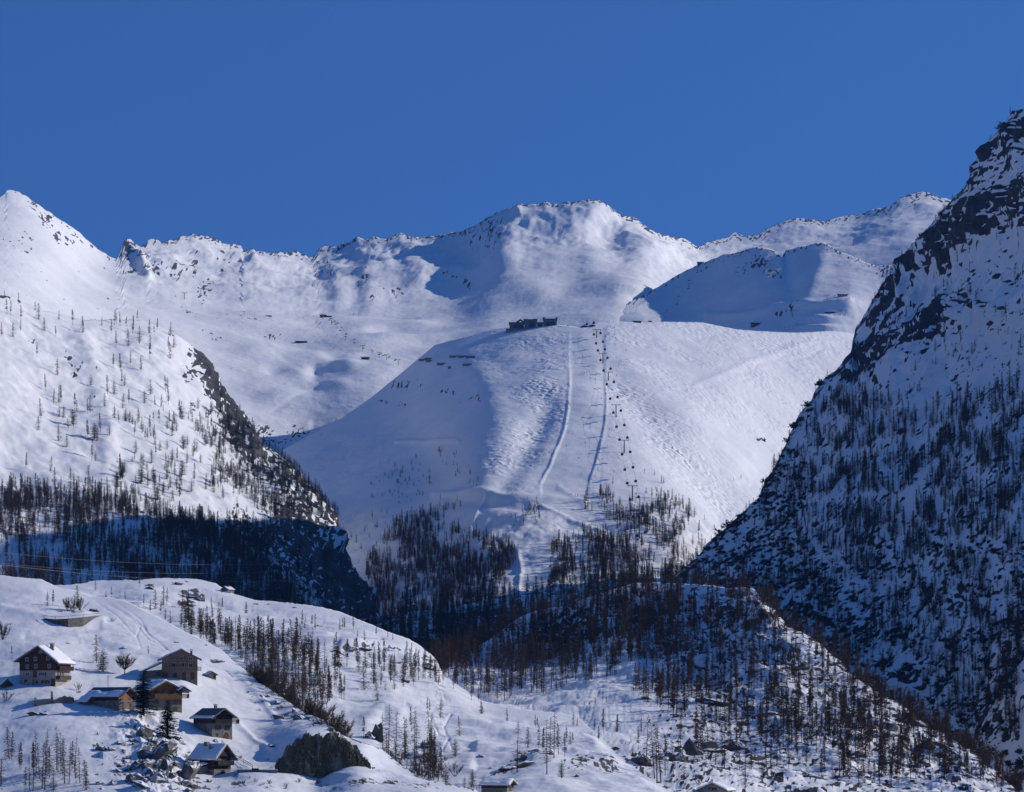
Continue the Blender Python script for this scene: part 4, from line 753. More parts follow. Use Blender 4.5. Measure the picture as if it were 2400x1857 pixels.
LAB = {'spur_open': ('bare brown larch standing alone on the open snow of the left spur', 'larches dotted over the left spur'),
 'spur_slope': ('bare larch among dark pines on the snowy spur slope', 'larches mixed with pines on the spur'),
 'lower_forest': ('bare larch in the brown belt of forest at the foot of the spur', 'larches in the belt at the foot of the spur'),
 'hill_forest': ('small bare larch in the woods under the ski run', 'larches in the woods below the piste'),
 'valley': ('bare larch in the dark valley forest behind the snowy hill', 'larches in the shaded valley'),
 'cliff_forest': ('bare larch in blue shade on the steep cliff mountain', 'larches on the shaded mountainside'),
 'cliff_ledge': ('stunted bare larch on a snowy ledge of the rock cliff', 'stunted larches on the cliff'),
 'cliff_edge': ('small tree on the skyline edge of the cliff mountain', 'trees along the cliff edge'),
 'knoll_shade': ('tall bare larch on the shaded flank of the wooded knoll', 'larches on the shaded side of the knoll'),
 'knoll_sun': ('slender bare larch on the sunlit rocky side of the knoll', 'larches on the sunny side of the knoll'),
 'knoll_foot': ('bare larch among rocks at the foot of the wooded knoll', 'larches at the foot of the knoll'),
 'knoll_back': ('bare larch rising behind the crest of the wooded knoll', 'larches behind the knoll crest'),
 'hill_larch': ('bare larch on the sunlit snowy hill behind the chalets', 'larches on the hill behind the chalets'),
 'meadow_larch': ('bare larch on the open snow meadow between hill and knoll', 'larches on the snow meadow'),
 'tall_larch': ('tall dense bare larch among boulders near the lower roofs', 'tall larches among the boulders'),
 'front_larch': ('bare larch in the tight clump below the chalet snow bank', 'larch clump below the chalets'),
 'chalet_larch': ('bare larch growing beside the chalets on the hillside', 'larches beside the chalets'),
 'spur_pine': ('dark green stone pine on the snowy left spur', 'stone pines on the spur'), 'hill_pine': ('dark conifer in the woods under the ski run', 'conifers under the piste'),
 'valley_pine': ('dark conifer in the shaded valley forest', 'conifers in the valley'), 'cliff_pine': ('dark conifer in blue shade on the steep cliff mountain', 'conifers on the cliff mountain'),
 'meadow_pine': ('small dark conifer at the edge of the snow meadow', 'conifers by the meadow'), 'chalet_pine': ('dark pine beside the bare round tree near the brown chalet', 'pines near the brown chalet'),
 'tall_spruce': ('tall dense spruce in front of the orange timber chalet', None), 'small_spruce': ('pointed dark spruce on open snow above the grey rocks', None),
 'cliff_scrub': ('low dark dwarf pine bush on the shaded cliff mountain', 'dwarf pines on the cliff mountain'),
 'knoll_scrub': ('brown bare bush along the back edge of the knoll', 'scrub along the knoll edge'), 'knoll_brush': ('brown bare brush among rocks on the upper face of the knoll', 'brush on the knoll face'), 'edge_scrub': ('brown bare bush in the thicket behind the chalet hill edge', 'thicket behind the chalet hill'),
 'garden_bush': ('bare twiggy bush among the chalets', 'bushes among the chalets'), 'foot_scrub': ('bare brown bush at the foot of the meadow', 'scrub at the meadow foot'), 'road_scrub': ('low bare shrub on the bank under the road', 'shrubs on the road bank')}
CAT = {'larch': 'larch tree', 'pine': 'pine tree', 'spruce': 'spruce tree', 'dwarf_pine': 'dwarf pine', 'bush': 'bush'}
PARTS = {'larch': ('trunk', 'crown'), 'pine': ('trunk', 'crown'), 'spruce': ('trunk', 'crown'), 'dwarf_pine': ('stem', 'foliage'), 'bush': ('stem', 'branches')}
BASEH = {'larch': 15.0, 'pine': 12.0, 'spruce': 12.0, 'dwarf_pine': 2.2, 'bush': 5.0}
FORMS = {'larch': ('even', 'broad', 'narrow', 'spreading', 'high-crowned', 'slim'), 'pine': ('rounded', 'columnar', 'bushy', 'ragged'), 'spruce': ('pointed', 'slender'), 'dwarf_pine': ('rounded', 'ragged', 'flat', 'bushy'), 'bush': ('fan-shaped', 'twiggy', 'bushy', 'spreading')}
SIZES = {}
for _l in TREES.values():
    for _t in _l: _a = SIZES.setdefault(_t['key'], [99, 0]); _a[0] = min(_a[0], _t['h']); _a[1] = max(_a[1], _t['h'])
def grow(kind, t, sets):
    a, b = sets[t['var'] % len(sets)]
    nm = {'larch': 'larch_tree', 'pine': 'pine_tree', 'spruce': 'spruce_tree', 'dwarf_pine': 'dwarf_pine', 'bush': 'bush'}[kind]
    o = empty(nm, t['p'], t['yaw']); o.rotation_euler = (t['tx'], t['ty'], t['yaw']); s = t['h'] / BASEH[kind]; o.scale = (s * t['sx'], s * t['sx'], s)
    link(PARTS[kind][0], a, o); link(PARTS[kind][1], b, o)
    lab, grp = LAB[t['key']]
    lo, hi = SIZES[t['key']]; f = (t['h'] - lo) / (hi - lo + 1e-6)
    if grp:
        sz = 'very short' if f < .2 else 'short' if f < .4 else 'middling' if f < .6 else 'tall' if f < .8 else 'very tall'
        form = FORMS[kind][t['var'] % len(sets)] if len(sets) == len(FORMS[kind]) else ('slim', 'narrow', 'thin', 'sparse', 'bushy', 'ragged', 'loose')[t['var'] % len(sets)]
        drop = [w for w in lab.split() if w not in ('tall', 'short', 'small', 'slender', 'low')]
        lab = ' '.join(([sz + ' ' + form] if len(drop) <= 13 else [sz]) + drop)
    tag(o, lab, CAT[kind], grp)
def forest(name, label, cat, kind, lst, sets):
    """all the trees too far to pick out, as one object: points carrying instances"""
    if not lst: return
    col = bpy.data.collections.new(name + '_sources')
    for i, (a, b) in enumerate(sets):
        bm = bmesh.new(); bm.from_mesh(a); n0 = len(bm.faces); bm.from_mesh(b); bm.faces.ensure_lookup_table()
        for k, f in enumerate(bm.faces): f.material_index = 0 if k < n0 else 1
        me = bpy.data.meshes.new(name); bm.to_mesh(me); bm.free(); me.materials.append(a.materials[0]); me.materials.append(b.materials[0])
        col.objects.link(bpy.data.objects.new('%s_%02d' % (name, i), me))
    me = bpy.data.meshes.new(name); n = len(lst); me.vertices.add(n)
    me.vertices.foreach_set('co', np.array([t['p'][:] for t in lst], np.float32).ravel())
    for nm, ty, key, val in (('sc', 'FLOAT', 'value', [t['h'] / BASEH[kind] for t in lst]), ('yaw', 'FLOAT', 'value', [t['yaw'] for t in lst]), ('tx', 'FLOAT', 'value', [t['tx'] for t in lst]), ('ty', 'FLOAT', 'value', [t['ty'] for t in lst]), ('idx', 'INT', 'value', [t['var'] % len(sets) for t in lst])):
        a = me.attributes.new(nm, ty, 'POINT'); a.data.foreach_set(key, np.array(val, np.int32 if ty == 'INT' else np.float32))
    o = link(name, me); tag(o, label, cat, None, 'stuff')
    ng = bpy.data.node_groups.new(name, 'GeometryNodeTree')
    ng.interface.new_socket('Geometry', in_out='INPUT', socket_type='NodeSocketGeometry'); ng.interface.new_socket('Geometry', in_out='OUTPUT', socket_type='NodeSocketGeometry')
    N = ng.nodes.new; gi = N('NodeGroupInput'); go = N('NodeGroupOutput'); ip = N('GeometryNodeInstanceOnPoints'); ci = N('GeometryNodeCollectionInfo')
    ci.inputs['Collection'].default_value = col; ci.inputs['Separate Children'].default_value = True; ci.inputs['Reset Children'].default_value = True
    ip.inputs['Pick Instance'].default_value = True
    def att(nm, ty): a = N('GeometryNodeInputNamedAttribute'); a.data_type = ty; a.inputs['Name'].default_value = nm; return a.outputs['Attribute']
    cx = N('ShaderNodeCombineXYZ'); ng.links.new(att('yaw', 'FLOAT'), cx.inputs['Z']); ng.links.new(att('tx', 'FLOAT'), cx.inputs['X']); ng.links.new(att('ty', 'FLOAT'), cx.inputs['Y'])
    L = ng.links.new
    L(gi.outputs[0], ip.inputs['Points']); L(ci.outputs[0], ip.inputs['Instance']); L(att('idx', 'INT'), ip.inputs['Instance Index'])
    L(cx.outputs[0], ip.inputs['Rotation']); L(att('sc', 'FLOAT'), ip.inputs['Scale']); L(ip.outputs[0], go.inputs[0])
    md = o.modifiers.new('trees', 'NODES'); md.node_group = ng
for kind, near, far, nm, lb, ct, lim in (('larch', larchN, larchF + poleF, 'larch_forest', 'far bare brown larch forest covering the mountainsides', 'forest', 300), ('pine', pineN, pineF, 'pine_forest', 'far dark pines scattered through the forests', 'forest', 260), ('spruce', spruceN, spruceN, 'spruce_forest', '', '', 300), ('dwarf_pine', mugoN, mugoN, 'dwarf_pine_scrub', 'dark dwarf pine scrub spread over the cliff mountain', 'scrub', 200), ('bush', bushN, bushN, 'brown_scrub', 'brown bare scrub along the ridge edges', 'scrub', 240)):
    lst = sorted(TREES[kind], key=lambda t: -t['px'])
    for t in lst[:lim]:
        if t['key'].startswith('knoll') and kind == 'larch': grow(kind, t, poleN if False else (larchN[4:] + poleF))
        elif t['key'] == 'garden_bush' and abs(t['p'].y) < 2000 and t['h'] > 4 and t['px'] < 46 and kind == 'bush' and t['p'].x > -120: grow(kind, t, roundN)
        else: grow(kind, t, near)
    forest(nm, lb, ct, kind, lst[lim:], far)
# ------------------------------------------------------------------ chalets and other buildings
wood_dark = mat_var('dark_timber', (0.030, 0.013, 0.010), (0.085, 0.036, 0.026), 1.2, 0.75, (7, 7, 0.5), 0.01)
wood_black = mat_var('weathered_timber', (0.016, 0.013, 0.012), (0.055, 0.042, 0.036), 1.2, 0.8, (7, 7, 0.5), 0.01)
wood_tan = mat_var('tan_timber', (0.075, 0.052, 0.034), (0.155, 0.112, 0.072), 1.2, 0.75, (6, 6, 0.5), 0.01)
wood_pale = mat_var('lifted_tan_timber', (0.15, 0.108, 0.07), (0.29, 0.215, 0.145), 1.2, 0.75, (6, 6, 0.5), 0.01)  # tan timber lightened in colour, since this front gets only sky light
wood_orange = mat_var('orange_timber', (0.15, 0.062, 0.020), (0.32, 0.145, 0.05), 1.0, 0.65, (6, 6, 0.5), 0.01)
plaster = mat_var('pale_plaster', (0.24, 0.22, 0.20), (0.38, 0.355, 0.32), 0.7, 0.9)
stone = mat_var('rubble_stone', (0.07, 0.062, 0.054), (0.30, 0.27, 0.235), 2.6, 0.9, (1, 1, 1.6), 0.08, 5.0)
slate = mat_var('slate_roof', (0.07, 0.075, 0.085), (0.15, 0.155, 0.17), 1.6, 0.55, (1, 3, 1), 0.02)
fascia = mat_var('fascia_board', (0.10, 0.08, 0.065), (0.20, 0.165, 0.135), 1.5, 0.8)
glass_m, gn_, gb_ = newmat('window_glass'); gb_.inputs['Base Color'].default_value = (0.03, 0.035, 0.045, 1); gb_.inputs['Roughness'].default_value = 0.08; gb_.inputs['Specular IOR Level'].default_value = 0.6
frame_m = mat_var('white_frame', (0.45, 0.42, 0.38), (0.62, 0.6, 0.56), 3, 0.6)
frame_b = mat_var('brown_frame', (0.10, 0.06, 0.04), (0.2, 0.13, 0.085), 3, 0.6)
door_m = mat_var('brown_door', (0.05, 0.024, 0.016), (0.13, 0.06, 0.035), 2, 0.6, (6, 6, .6))
steel = mat_var('galvanised_steel', (0.10, 0.105, 0.115), (0.22, 0.225, 0.235), 2, 0.5)
dark_steel = mat_var('dark_steel', (0.018, 0.019, 0.024), (0.05, 0.052, 0.06), 2, 0.5)
cable_m = mat_var('bare_cable', (0.22, 0.20, 0.18), (0.4, 0.37, 0.33), 1, 0.4)
snow_m, sn_, sb_ = newmat('lying_snow'); sb_.inputs['Base Color'].default_value = (*SNOW, 1); sb_.inputs['Roughness'].default_value = 0.75; sb_.inputs['Specular IOR Level'].default_value = 0.15
_tn = noise_node(sn_, 1.2, 4.0, .55, objvec(sn_)); _bp = sn_.nodes.new('ShaderNodeBump'); _bp.inputs['Distance'].default_value = 0.12
sn_.links.new(_tn.outputs[0], _bp.inputs['Height']); sn_.links.new(_bp.outputs[0], sb_.inputs['Normal'])

def snow_roof(par, xs, zs, y0, y1, th, seed, name='roof_snow', holes=0.0):
    """a drifted blanket over a roof profile (xs, zs) from y0 to y1"""
    r = random.Random(seed); nx, ny = 22, 16
    X = np.linspace(xs[0], xs[-1], nx); Y = np.linspace(y0, y1, ny)
    Zb = np.interp(X, xs, zs)
    GX, GY = np.meshgrid(X, Y); o = r.uniform(0, 50)
    n = fbm((GX / 3, GY / 3, np.zeros_like(GX) + o), 1.0, 3, .5)
    ex = np.minimum(GX - X[0], X[-1] - GX); ey = np.minimum(GY - Y[0], Y[-1] - GY)
    t = th * (1 + 0.5 * n) * np.clip(np.minimum(ex, ey) / 0.35, 0.25, 1) ** 0.5
    if holes: t = t * np.clip((n + 0.5 - holes) * 5, 0.02, 1)
    # ragged lower edge
    GX = GX + np.where((GX == X[0]) | (GX == X[-1]), 0.15 * fbm((GY / 1.2, GY * 0, GX), 1.0, 2, .5, o), 0)
    top = np.stack([GX, GY, Zb[None] + t], -1).reshape(-1, 3); bot = np.stack([GX, GY, np.repeat(Zb[None], ny, 0) + 0.003], -1).reshape(-1, 3)
    k = nx * ny; fs = []
    for j in range(ny - 1):
        for i in range(nx - 1):
            a = j * nx + i; fs += [(a, a + 1, a + nx + 1, a + nx), (k + a, k + a + nx, k + a + nx + 1, k + a + 1)]
    for i in range(nx - 1):
        fs += [(i, k + i, k + i + 1, i + 1)]; b = (ny - 1) * nx + i; fs += [(b, b + 1, k + b + 1, k + b)]
    for j in range(ny - 1):
        a = j * nx; fs += [(a, a + nx, k + a + nx, k + a)]; b = a + nx - 1; fs += [(b, k + b, k + b + nx, b + nx)]
    mb = MB(); mb.add(np.concatenate([top, bot]), fs); ob = mb.build(name, snow_m, par)
    for p in ob.data.polygons: p.use_smooth = True
    return ob
def window(par, face, a, z, w, h, D, Wd, fm=None, shut=None, name='window'):
    """a window: frame bars proud of the wall, mullion and a recessed pane; face F, R or L"""
    fm = fm or frame_b
    def put(mb, a0, a1, z0, z1, d0, d1):
        if face == 'F': mb.box(a0, a1, -d1, -d0, z0, z1)
        elif face == 'R': mb.box(Wd / 2 + d0, Wd / 2 + d1, a0, a1, z0, z1)
        else: mb.box(-Wd / 2 - d1, -Wd / 2 - d0, a0, a1, z0, z1)
    f = MB(); b = 0.09
    put(f, a - w/2 - b, a + w/2 + b, z - b, z, .002, .09); put(f, a - w/2 - b, a + w/2 + b, z + h, z + h + b, .002, .09)
    put(f, a - w/2 - b, a - w/2, z, z + h, .002, .09); put(f, a + w/2, a + w/2 + b, z, z + h, .002, .09); put(f, a - .03, a + .03, z, z + h, .02, .07)
    o = f.build(name, fm, par)
    p = MB(); put(p, a - w/2, a + w/2, z, z + h, .004, .03); p.build('pane', glass_m, o)
    if shut:
        for s in (-1, 1):
            q = MB(); put(q, a + s * (w/2 + b + .02) - (.4 * w if s < 0 else 0), a + s * (w/2 + b + .02) + (.4 * w if s > 0 else 0), z - .03, z + h + .03, .003, .06); q.build('shutter', shut, o)
def balcony(par, face, a0, a1, z, dep, Wd, m, posts=None, top=None):
    def put(mb, x0, x1, z0, z1, d0, d1):
        if face == 'F': mb.box(x0, x1, -d1, -d0, z0, z1)
        else: mb.box(Wd / 2 + d0, Wd / 2 + d1, x0, x1, z0, z1)
    f = MB(); put(f, a0, a1, z - .16, z, .003, dep); o = f.build('balcony', m, par)
    r = MB(); put(r, a0, a1, z + .92, z + 1.0, dep - .08, dep); put(r, a0, a1, z + .12, z + .2, dep - .07, dep - .01)
    x = a0
    while x < a1: put(r, x, x + .11, z + .2, z + .92, dep - .06, dep - .02); x += .19
    for e in (a0, a1 - .08): put(r, e, e + .08, z, z + .92, .01, dep - .09)
    put(r, a0, a0 + .05, z + .3, z + .85, .01, dep - .09); put(r, a1 - .05, a1, z + .3, z + .85, .01, dep - .09)
    r.build('railing', m, o)
    if posts is not None:
        q = MB()
        for pz in posts: put(q, pz - .07, pz + .07, z + 1.0, top, dep - .16, dep - .02)
        q.build('posts', m, o)
def chimney(par, x, y, z0, z1, w=.7, cap=True):
    c = MB(); c.box(x - w/2, x + w/2, y - w/2, y + w/2, z0, z1); o = c.build('chimney', stone, par)
    if cap:
        k = MB(); k.box(x - w/2 - .12, x + w/2 + .12, y - w/2 - .12, y + w/2 + .12, z1 + .22, z1 + .34)
        for sx in (-1, 1):
            for sy in (-1, 1): k.box(x + sx * w * .38 - .06, x + sx * w * .38 + .06, y + sy * w * .38 - .06, y + sy * w * .38 + .06, z1, z1 + .22)
        k.build('chimney_cap', slate, o)
def gable_house(name, p, yaw, Wd, D, zs, ze, zr, lower, upper, label, oh=0.9, ohf=1.1, ohb=.6, th=.22, xr=0.0, snow=None, roofm=None, zer=None, bury=4.0, holes=0.0, sn=(0, 1)):
    """front gable at local y=0, depth to y=D; zs top of masonry, ze eave height, zr ridge height"""
    o = empty(name, p, math.radians(yaw)); tag(o, label, 'chalet'); zer = ze if zer is None else zer
    b = MB(); b.box(-Wd/2, Wd/2, 0, D, -bury, zs); b.build('stone_wall', lower, o)
    u = MB(); u.prism_y([(-Wd/2 - .03, zs), (Wd/2 + .03, zs), (Wd/2 + .03, zer), (xr, zr), (-Wd/2 - .03, ze)], -.03, D + .03); u.build('timber_wall', upper, o)
    pl = (zr - ze) / (xr + Wd/2); pr = (zr - zer) / (Wd/2 - xr)
    xl, xq = -Wd/2 - oh, Wd/2 + oh; zl, zq = ze - pl * oh + .03, zer - pr * oh + .03; zt = zr + .03
    rf = MB(); rf.prism_y([(xl, zl), (xr, zt), (xq, zq), (xq, zq + th), (xr, zt + th), (xl, zl + th)], -ohf, D + ohb); R = rf.build('roof', roofm or slate, o)
    fb = MB()
    for (xa, za, xb, zb) in ((xl, zl, xr, zt), (xr, zt, xq, zq)):
        fb.add([(xa, -ohf - .05, za - .12), (xb, -ohf - .05, zb - .12), (xb, -ohf - .05, zb + th + .02), (xa, -ohf - .05, za + th + .02), (xa, -ohf - .004, za - .12), (xb, -ohf - .004, zb - .12), (xb, -ohf - .004, zb + th + .02), (xa, -ohf - .004, za + th + .02)], [(0,1,2,3),(7,6,5,4),(0,4,5,1),(1,5,6,2),(2,6,7,3),(3,7,4,0)])
    fb.build('bargeboard', fascia, R)
    pu = MB()
    for fx in (-.96, -.5, .5, .96):
        x = fx * Wd / 2; z = zr - abs(x - xr) * (pl if x < xr else pr) - .22; pu.box(x - .1, x + .1, -ohf + .05, -.035, z - .1, z + .1)
    pu.box(xr - .1, xr + .1, -ohf + .05, -.035, zr - .34, zr - .12); pu.build('purlins', fascia, R)
    if snow:
        xs = [xl, xr, xq]; zz = [zl + th, zt + th, zq + th]
        a, c = sn; x0 = xl + (xq - xl) * a; x1 = xl + (xq - xl) * c
        pts = sorted({x0, x1, *[x for x in xs if x0 < x < x1]})
        snow_roof(R, pts, list(np.interp(pts, xs, zz)), -ohf + .02, D + ohb - .02, snow, int(abs(p[0]) * 10), holes=holes)
    return o, R
def base(u, v, layer=None, dz=0.0):
    p = (layer or L1).pt(u, v); return (p.x, p.y, p.z - dz)

# brown chalet on pale masonry
oA, rA = gable_house('brown_chalet', base(88, 1603), -13, 10.4, 11, 3.9, 6.9, 10.3, plaster, wood_dark, 'large dark brown timber chalet on a pale masonry base', xr=.4, snow=.5, zer=6.6, sn=(.02, 1), oh=1.3)
for x, z in ((-3.1, 6.5), (-.6, 6.6), (3.1, 6.8)): window(oA, 'F', x, z, .75, .9, 11, 10.4, frame_m)
for x, z in ((-2.9, 4.5), (-.5, 4.6), (3.4, 4.6)): window(oA, 'F', x, z, .7, .95, 11, 10.4, frame_m)
for x in (.75, 1.35): window(oA, 'F', x, 8.7, .4, .6, 11, 10.4, frame_m)
window(oA, 'F', -2.9, 2.5, .85, .8, 11, 10.4, frame_m); window(oA, 'F', 1.5, 2.5, .9, .85, 11, 10.4, frame_m, wood_black)
for x, w in ((-.75, 1.1), (-3.4, .9)):
    d = MB(); d.box(x - w/2, x + w/2, -.06, -.003, (2.0 if x > -1 else -.4), (3.8 if x > -1 else 1.4)); d.build('door', door_m, oA)
for x in (-.2, 1.4, 2.4, 3.2): window(oA, 'F', x, .45, .55, .7, 11, 10.4, frame_b)
d = MB(); d.box(3.9, 5.1, -.06, -.003, -.3, 1.7); d.build('garage_door', door_m, oA)
st = MB()
for k in range(9): st.box(-1.5 - k * .3, -1.2 - k * .3, -1.1, -.01, -.4, 1.85 - k * .22)
st.build('outside_stairs', plaster, oA)
balcony(oA, 'R', .4, 10.6, 4.1, 1.15, 10.4, wood_dark, (1.0, 4.0, 7.0, 10.2), 6.15)
for y in (1.6, 3.2, 4.8, 6.4): window(oA, 'R', y, 4.5, .9, 1.5, 11, 10.4, frame_m)
for y in (1.6, 3.4, 5.2): window(oA, 'R', y, 1.9, 1.0, 1.7, 11, 10.4, frame_m)
balcony(oA, 'R', .3, 8.5, 1.6, 1.2, 10.4, wood_tan)
chimney(rA, 2.0, 5.5, 9.0, 11.2, .9)

# wide tan chalet
oB, rB = gable_house('tan_chalet', base(422, 1588), 7, 9.9, 10, 2.3, 5.6, 8.1, stone, wood_pale, 'wide tan timber chalet with long balcony and stone ground floor', xr=.6, snow=.36, zer=5.9, sn=(0, .62), oh=1.2)
for x in (-1.7, .8, 3.0): window(oB, 'F', x, 3.3, .9, 1.15, 10, 9.9, frame_m)
for x in (-2.0, .5, 3.0): window(oB, 'F', x, 5.25 if x > -1.9 else 5.2, .9, .9, 10, 9.9, frame_m)
balcony(oB, 'F', -4.9, 6.0, 2.45, 1.2, 9.9, wood_pale); balcony(oB, 'F', -2.6, 2.4, 4.75, .7, 9.9, wood_pale)
for x, w in ((-4.1, 1.5), (1.2, 1.0), (3.6, 1.2)):
    d = MB(); d.box(x - w/2, x + w/2, -.06, -.003, -.2, 1.85); d.build('door', door_m, oB)
window(oB, 'F', -1.3, .6, .8, 1.0, 10, 9.9, frame_b)
an = MB(); an.box(-9.2, -4.98, .8, 9, -4, 2.2); an.build('annex_wall', wood_pale, oB)
ar = MB(); ar.prism_y([(-10.0, 2.2), (-4.99, 4.5), (-4.99, 4.72), (-10.0, 2.42)], .1, 9.4); AR = ar.build('annex_roof', slate, oB)
snow_roof(AR, [-10.0, -5.0], [2.42, 4.71], .12, 9.3, .32, 5)
dk = MB(); dk.box(-6.6, -5.4, .73, .797, .9, 2.0); dk.build('annex_window', glass_m, oB)
chimney(rB, 3.3, 5.0, 6.6, 8.1, .6)

# orange timber chalet
oC, rC = gable_house('orange_chalet', base(388, 1668), 33, 9.6, 10, 3.3, 5.5, 7.6, stone, wood_orange, 'orange timber chalet with balcony on a rough stone ground floor', xr=-.6, snow=.5, zer=5.2, oh=1.3, ohf=1.7)
for x in (-3.0,): window(oC, 'F', x, 4.0, .8, 1.2, 10, 9.6, frame_b)
for x in (-.6, 1.6, 3.4): window(oC, 'F', x, 3.7, 1.0, 1.7, 10, 9.6, frame_b)
balcony(oC, 'F', -3.9, 6.2, 3.4, 1.5, 9.6, wood_orange, (-.9, 2.2, 5.9), 5.0)
for x in (-2.7, .9, 2.9, 4.0): window(oC, 'F', x, 1.6, .8, 1.1, 10, 9.6, frame_b, wood_orange)
window(oC, 'F', -2.6, .1, .5, .5, 10, 9.6, frame_b)
d = MB(); d.box(2.2, 3.5, -.06, -.003, -.6, .9); d.build('door', door_m, oC)
dm = MB(); dm.prism_y([(2.6, 5.15), (4.3, 6.25), (6.6, 4.95), (6.6, 5.17), (4.3, 6.48), (2.6, 5.38)], -2.2, 4.0); DR = dm.build('dormer_roof', slate, oC)
snow_roof(DR, [2.62, 4.3, 6.58], [5.37, 6.47, 5.17], -2.15, 3.9, .25, 8)
chimney(rC, -2.4, 5.0, 6.6, 8.0, .7)

# low barn joined by the spruce
oD, rD = gable_house('timber_barn', base(296, 1679), 57, 6.6, 11, 2.4, 3.6, 5.6, stone, wood_orange, 'low barn with bare slate roof half under snow beside the tall spruce', snow=.30, oh=.9, sn=(0, .30), holes=.15)
sw = MB(); sw.box(-3.37, -3.335, .4, 10.6, 2.3, 3.55); sw.build('side_shade_sheet', wood_dark, oD)  # dark sheet that paints the shade on the eave side over the timber
for x, w, h in ((-1.6, .9, 1.9), (1.4, .8, 1.9)):
    d = MB(); d.box(x - w/2, x + w/2, -.06, -.003, -.3, h - .3); d.build('door', door_m, oD)
# stone chalet with an arched door
oE, rE = gable_house('stone_chalet', base(520, 1732), 40, 6.4, 8.6, 3.9, 5.7, 7.7, stone, wood_black, 'stone chalet with slate roof and arched wooden door', oh=1.0, ohf=1.4, snow=.26, sn=(0, .10))
for x in (-1.7, .5): window(oE, 'F', x, 4.2, .8, 1.2, 8.6, 6.4, frame_b)
for x in (-1.3, 1.7): window(oE, 'F', x, 2.2, .8, 1.0, 8.6, 6.4, frame_b, wood_black)
window(oE, 'F', -1.5, .6, .45, .6, 8.6, 6.4, frame_b)
balcony(oE, 'F', -2.9, 4.6, 4.0, 1.3, 6.4, wood_black)
am = MB(); n = 12; pr = [(1.2 + .85 * math.cos(math.pi * k / n), .75 + .85 * math.sin(math.pi * k / n)) for k in range(n + 1)]
am.prism_y([(2.05, -.4)] + pr + [(.35, -.4)], -.05, -.003); am.build('arched_door', door_m, oE)
ar = MB()
for k in range(n):
    t0, t1 = math.pi * k / n, math.pi * (k + 1) / n
    ar.prism_y([(1.2 + .87 * math.cos(t0), .75 + .87 * math.sin(t0)), (1.2 + 1.12 * math.cos(t0), .75 + 1.12 * math.sin(t0)), (1.2 + 1.12 * math.cos(t1), .75 + 1.12 * math.sin(t1)), (1.2 + .87 * math.cos(t1), .75 + .87 * math.sin(t1))], -.09, -.004)
ar.build('door_arch', plaster, oE)
chimney(rE, -.3, 2.6, 7.2, 8.6, .65)

# dark chalet under thick snow
oF, rF = gable_house('dark_chalet', base(521, 1812), 54, 6.2, 7.4, 1.2, 4.3, 7.2, stone, wood_black, 'dark weathered chalet with thick snow on its roof and two chimneys', oh=1.1, ohf=1.6, snow=.55, sn=(0, .5))
balcony(oF, 'F', -2.8, 3.2, 2.3, 1.2, 6.2, wood_black); balcony(oF, 'F', -1.6, 1.8, 4.6, .9, 6.2, wood_black)
for x, z in ((-1.2, 2.6), (1.0, 2.6), (0, 4.9)): window(oF, 'F', x, z, .8, 1.1, 7.4, 6.2, frame_m)
window(oF, 'L', 3.0, 2.6, .8, .8, 7.4, 6.2, frame_b)
d = MB(); d.box(-.5, .5, -.06, -.003, -.4, 1.1); d.build('door', door_m, oF)
chimney(rF, -1.7, 2.2, 5.6, 7.3, .75, False); chimney(rF, -.6, 4.6, 6.4, 8.0, 1.1, False)
ln = MB(); ln.box(-6.3, -3.13, 2.0, 7.0, -3, 1.9); ln.build('lean_to', stone, oF)
ls = snow_roof(oF, [-6.5, -4.6, -3.14], [1.9, 2.3, 2.5], 1.8, 7.1, .5, 9, 'lean_to_snow')

# outbuildings
def hut(name, u, v, layer, yaw, Wd, D, ze, zr, wm, label, snow=.3, **k):
    o, r = gable_house(name, base(u, v, layer), yaw, Wd, D, .3, ze, zr, stone, wm, label, oh=.5, ohf=.5, ohb=.3, th=.14, snow=snow, bury=2, **k); o['category'] = 'hut'
    return o, r
o, r = hut('small_hut', 212, 1667, L1, 48, 2.6, 3.4, 1.0, 2.1, wood_orange, 'tiny gabled hut poking out of deep snow beside the barn')
d = MB(); d.box(-.4, .4, -.08, -.035, .35, 1.2); d.build('door', door_m, o)
o, r = hut('snowed_shed', 14, 1608, L1, 52, 3.6, 4.4, .9, 2.2, wood_tan, 'low shed under snow beside the brown chalet')
d = MB(); d.box(-.5, .5, -.08, -.035, .35, 1.2); d.build('door', door_m, o)
o, r = hut('garden_shed', 497, 1589, L1, 25, 2.6, 2.4, 1.2, 1.9, plaster, 'small pale garden shed beside the tan chalet')
d = MB(); d.box(.4, 1.1, -.08, -.035, .1, 1.2); d.build('door', door_m, o)
o, r = hut('stone_hut', 527, 1386, L2, -35, 4, 4.4, 1.1, 2.2, stone, 'lone stone hut on the crest of the snowy hill')
chimney(r, .6, 2, 1.8, 2.8, .5)
o, r = gable_house('roadside_house', base(1672, 1868, L3), -18, 8.4, 9, 1.4, 3.0, 5.0, plaster, plaster, 'pale house with snowy roof and paired windows at the roadside', snow=.55, oh=.9); 
for x in (-.6, .7): window(o, 'F', x, 2.9, .7, .9, 9, 8.4, frame_b, wood_dark)
chimney(r, -1.2, 4, 4.4, 5.9, .6)
o, r = gable_house('lower_house', base(1512, 1884, L3), -8, 8, 9, 1.2, 2.9, 4.6, plaster, wood_tan, 'house roof under snow showing at the lower edge of the meadow', snow=.5); window(o, 'F', 0, 2.6, .8, .8, 9, 8, frame_b)
o, r = gable_house('flat_barn', base(1196, 1866, L2), 70, 5.5, 8, 1.0, 2.0, 3.2, stone, wood_black, 'low barn under snow beside the split rail fence', snow=.5); d = MB(); d.box(-.7, .7, -.06, -.003, -.2, 1.1); d.build('door', door_m, o)
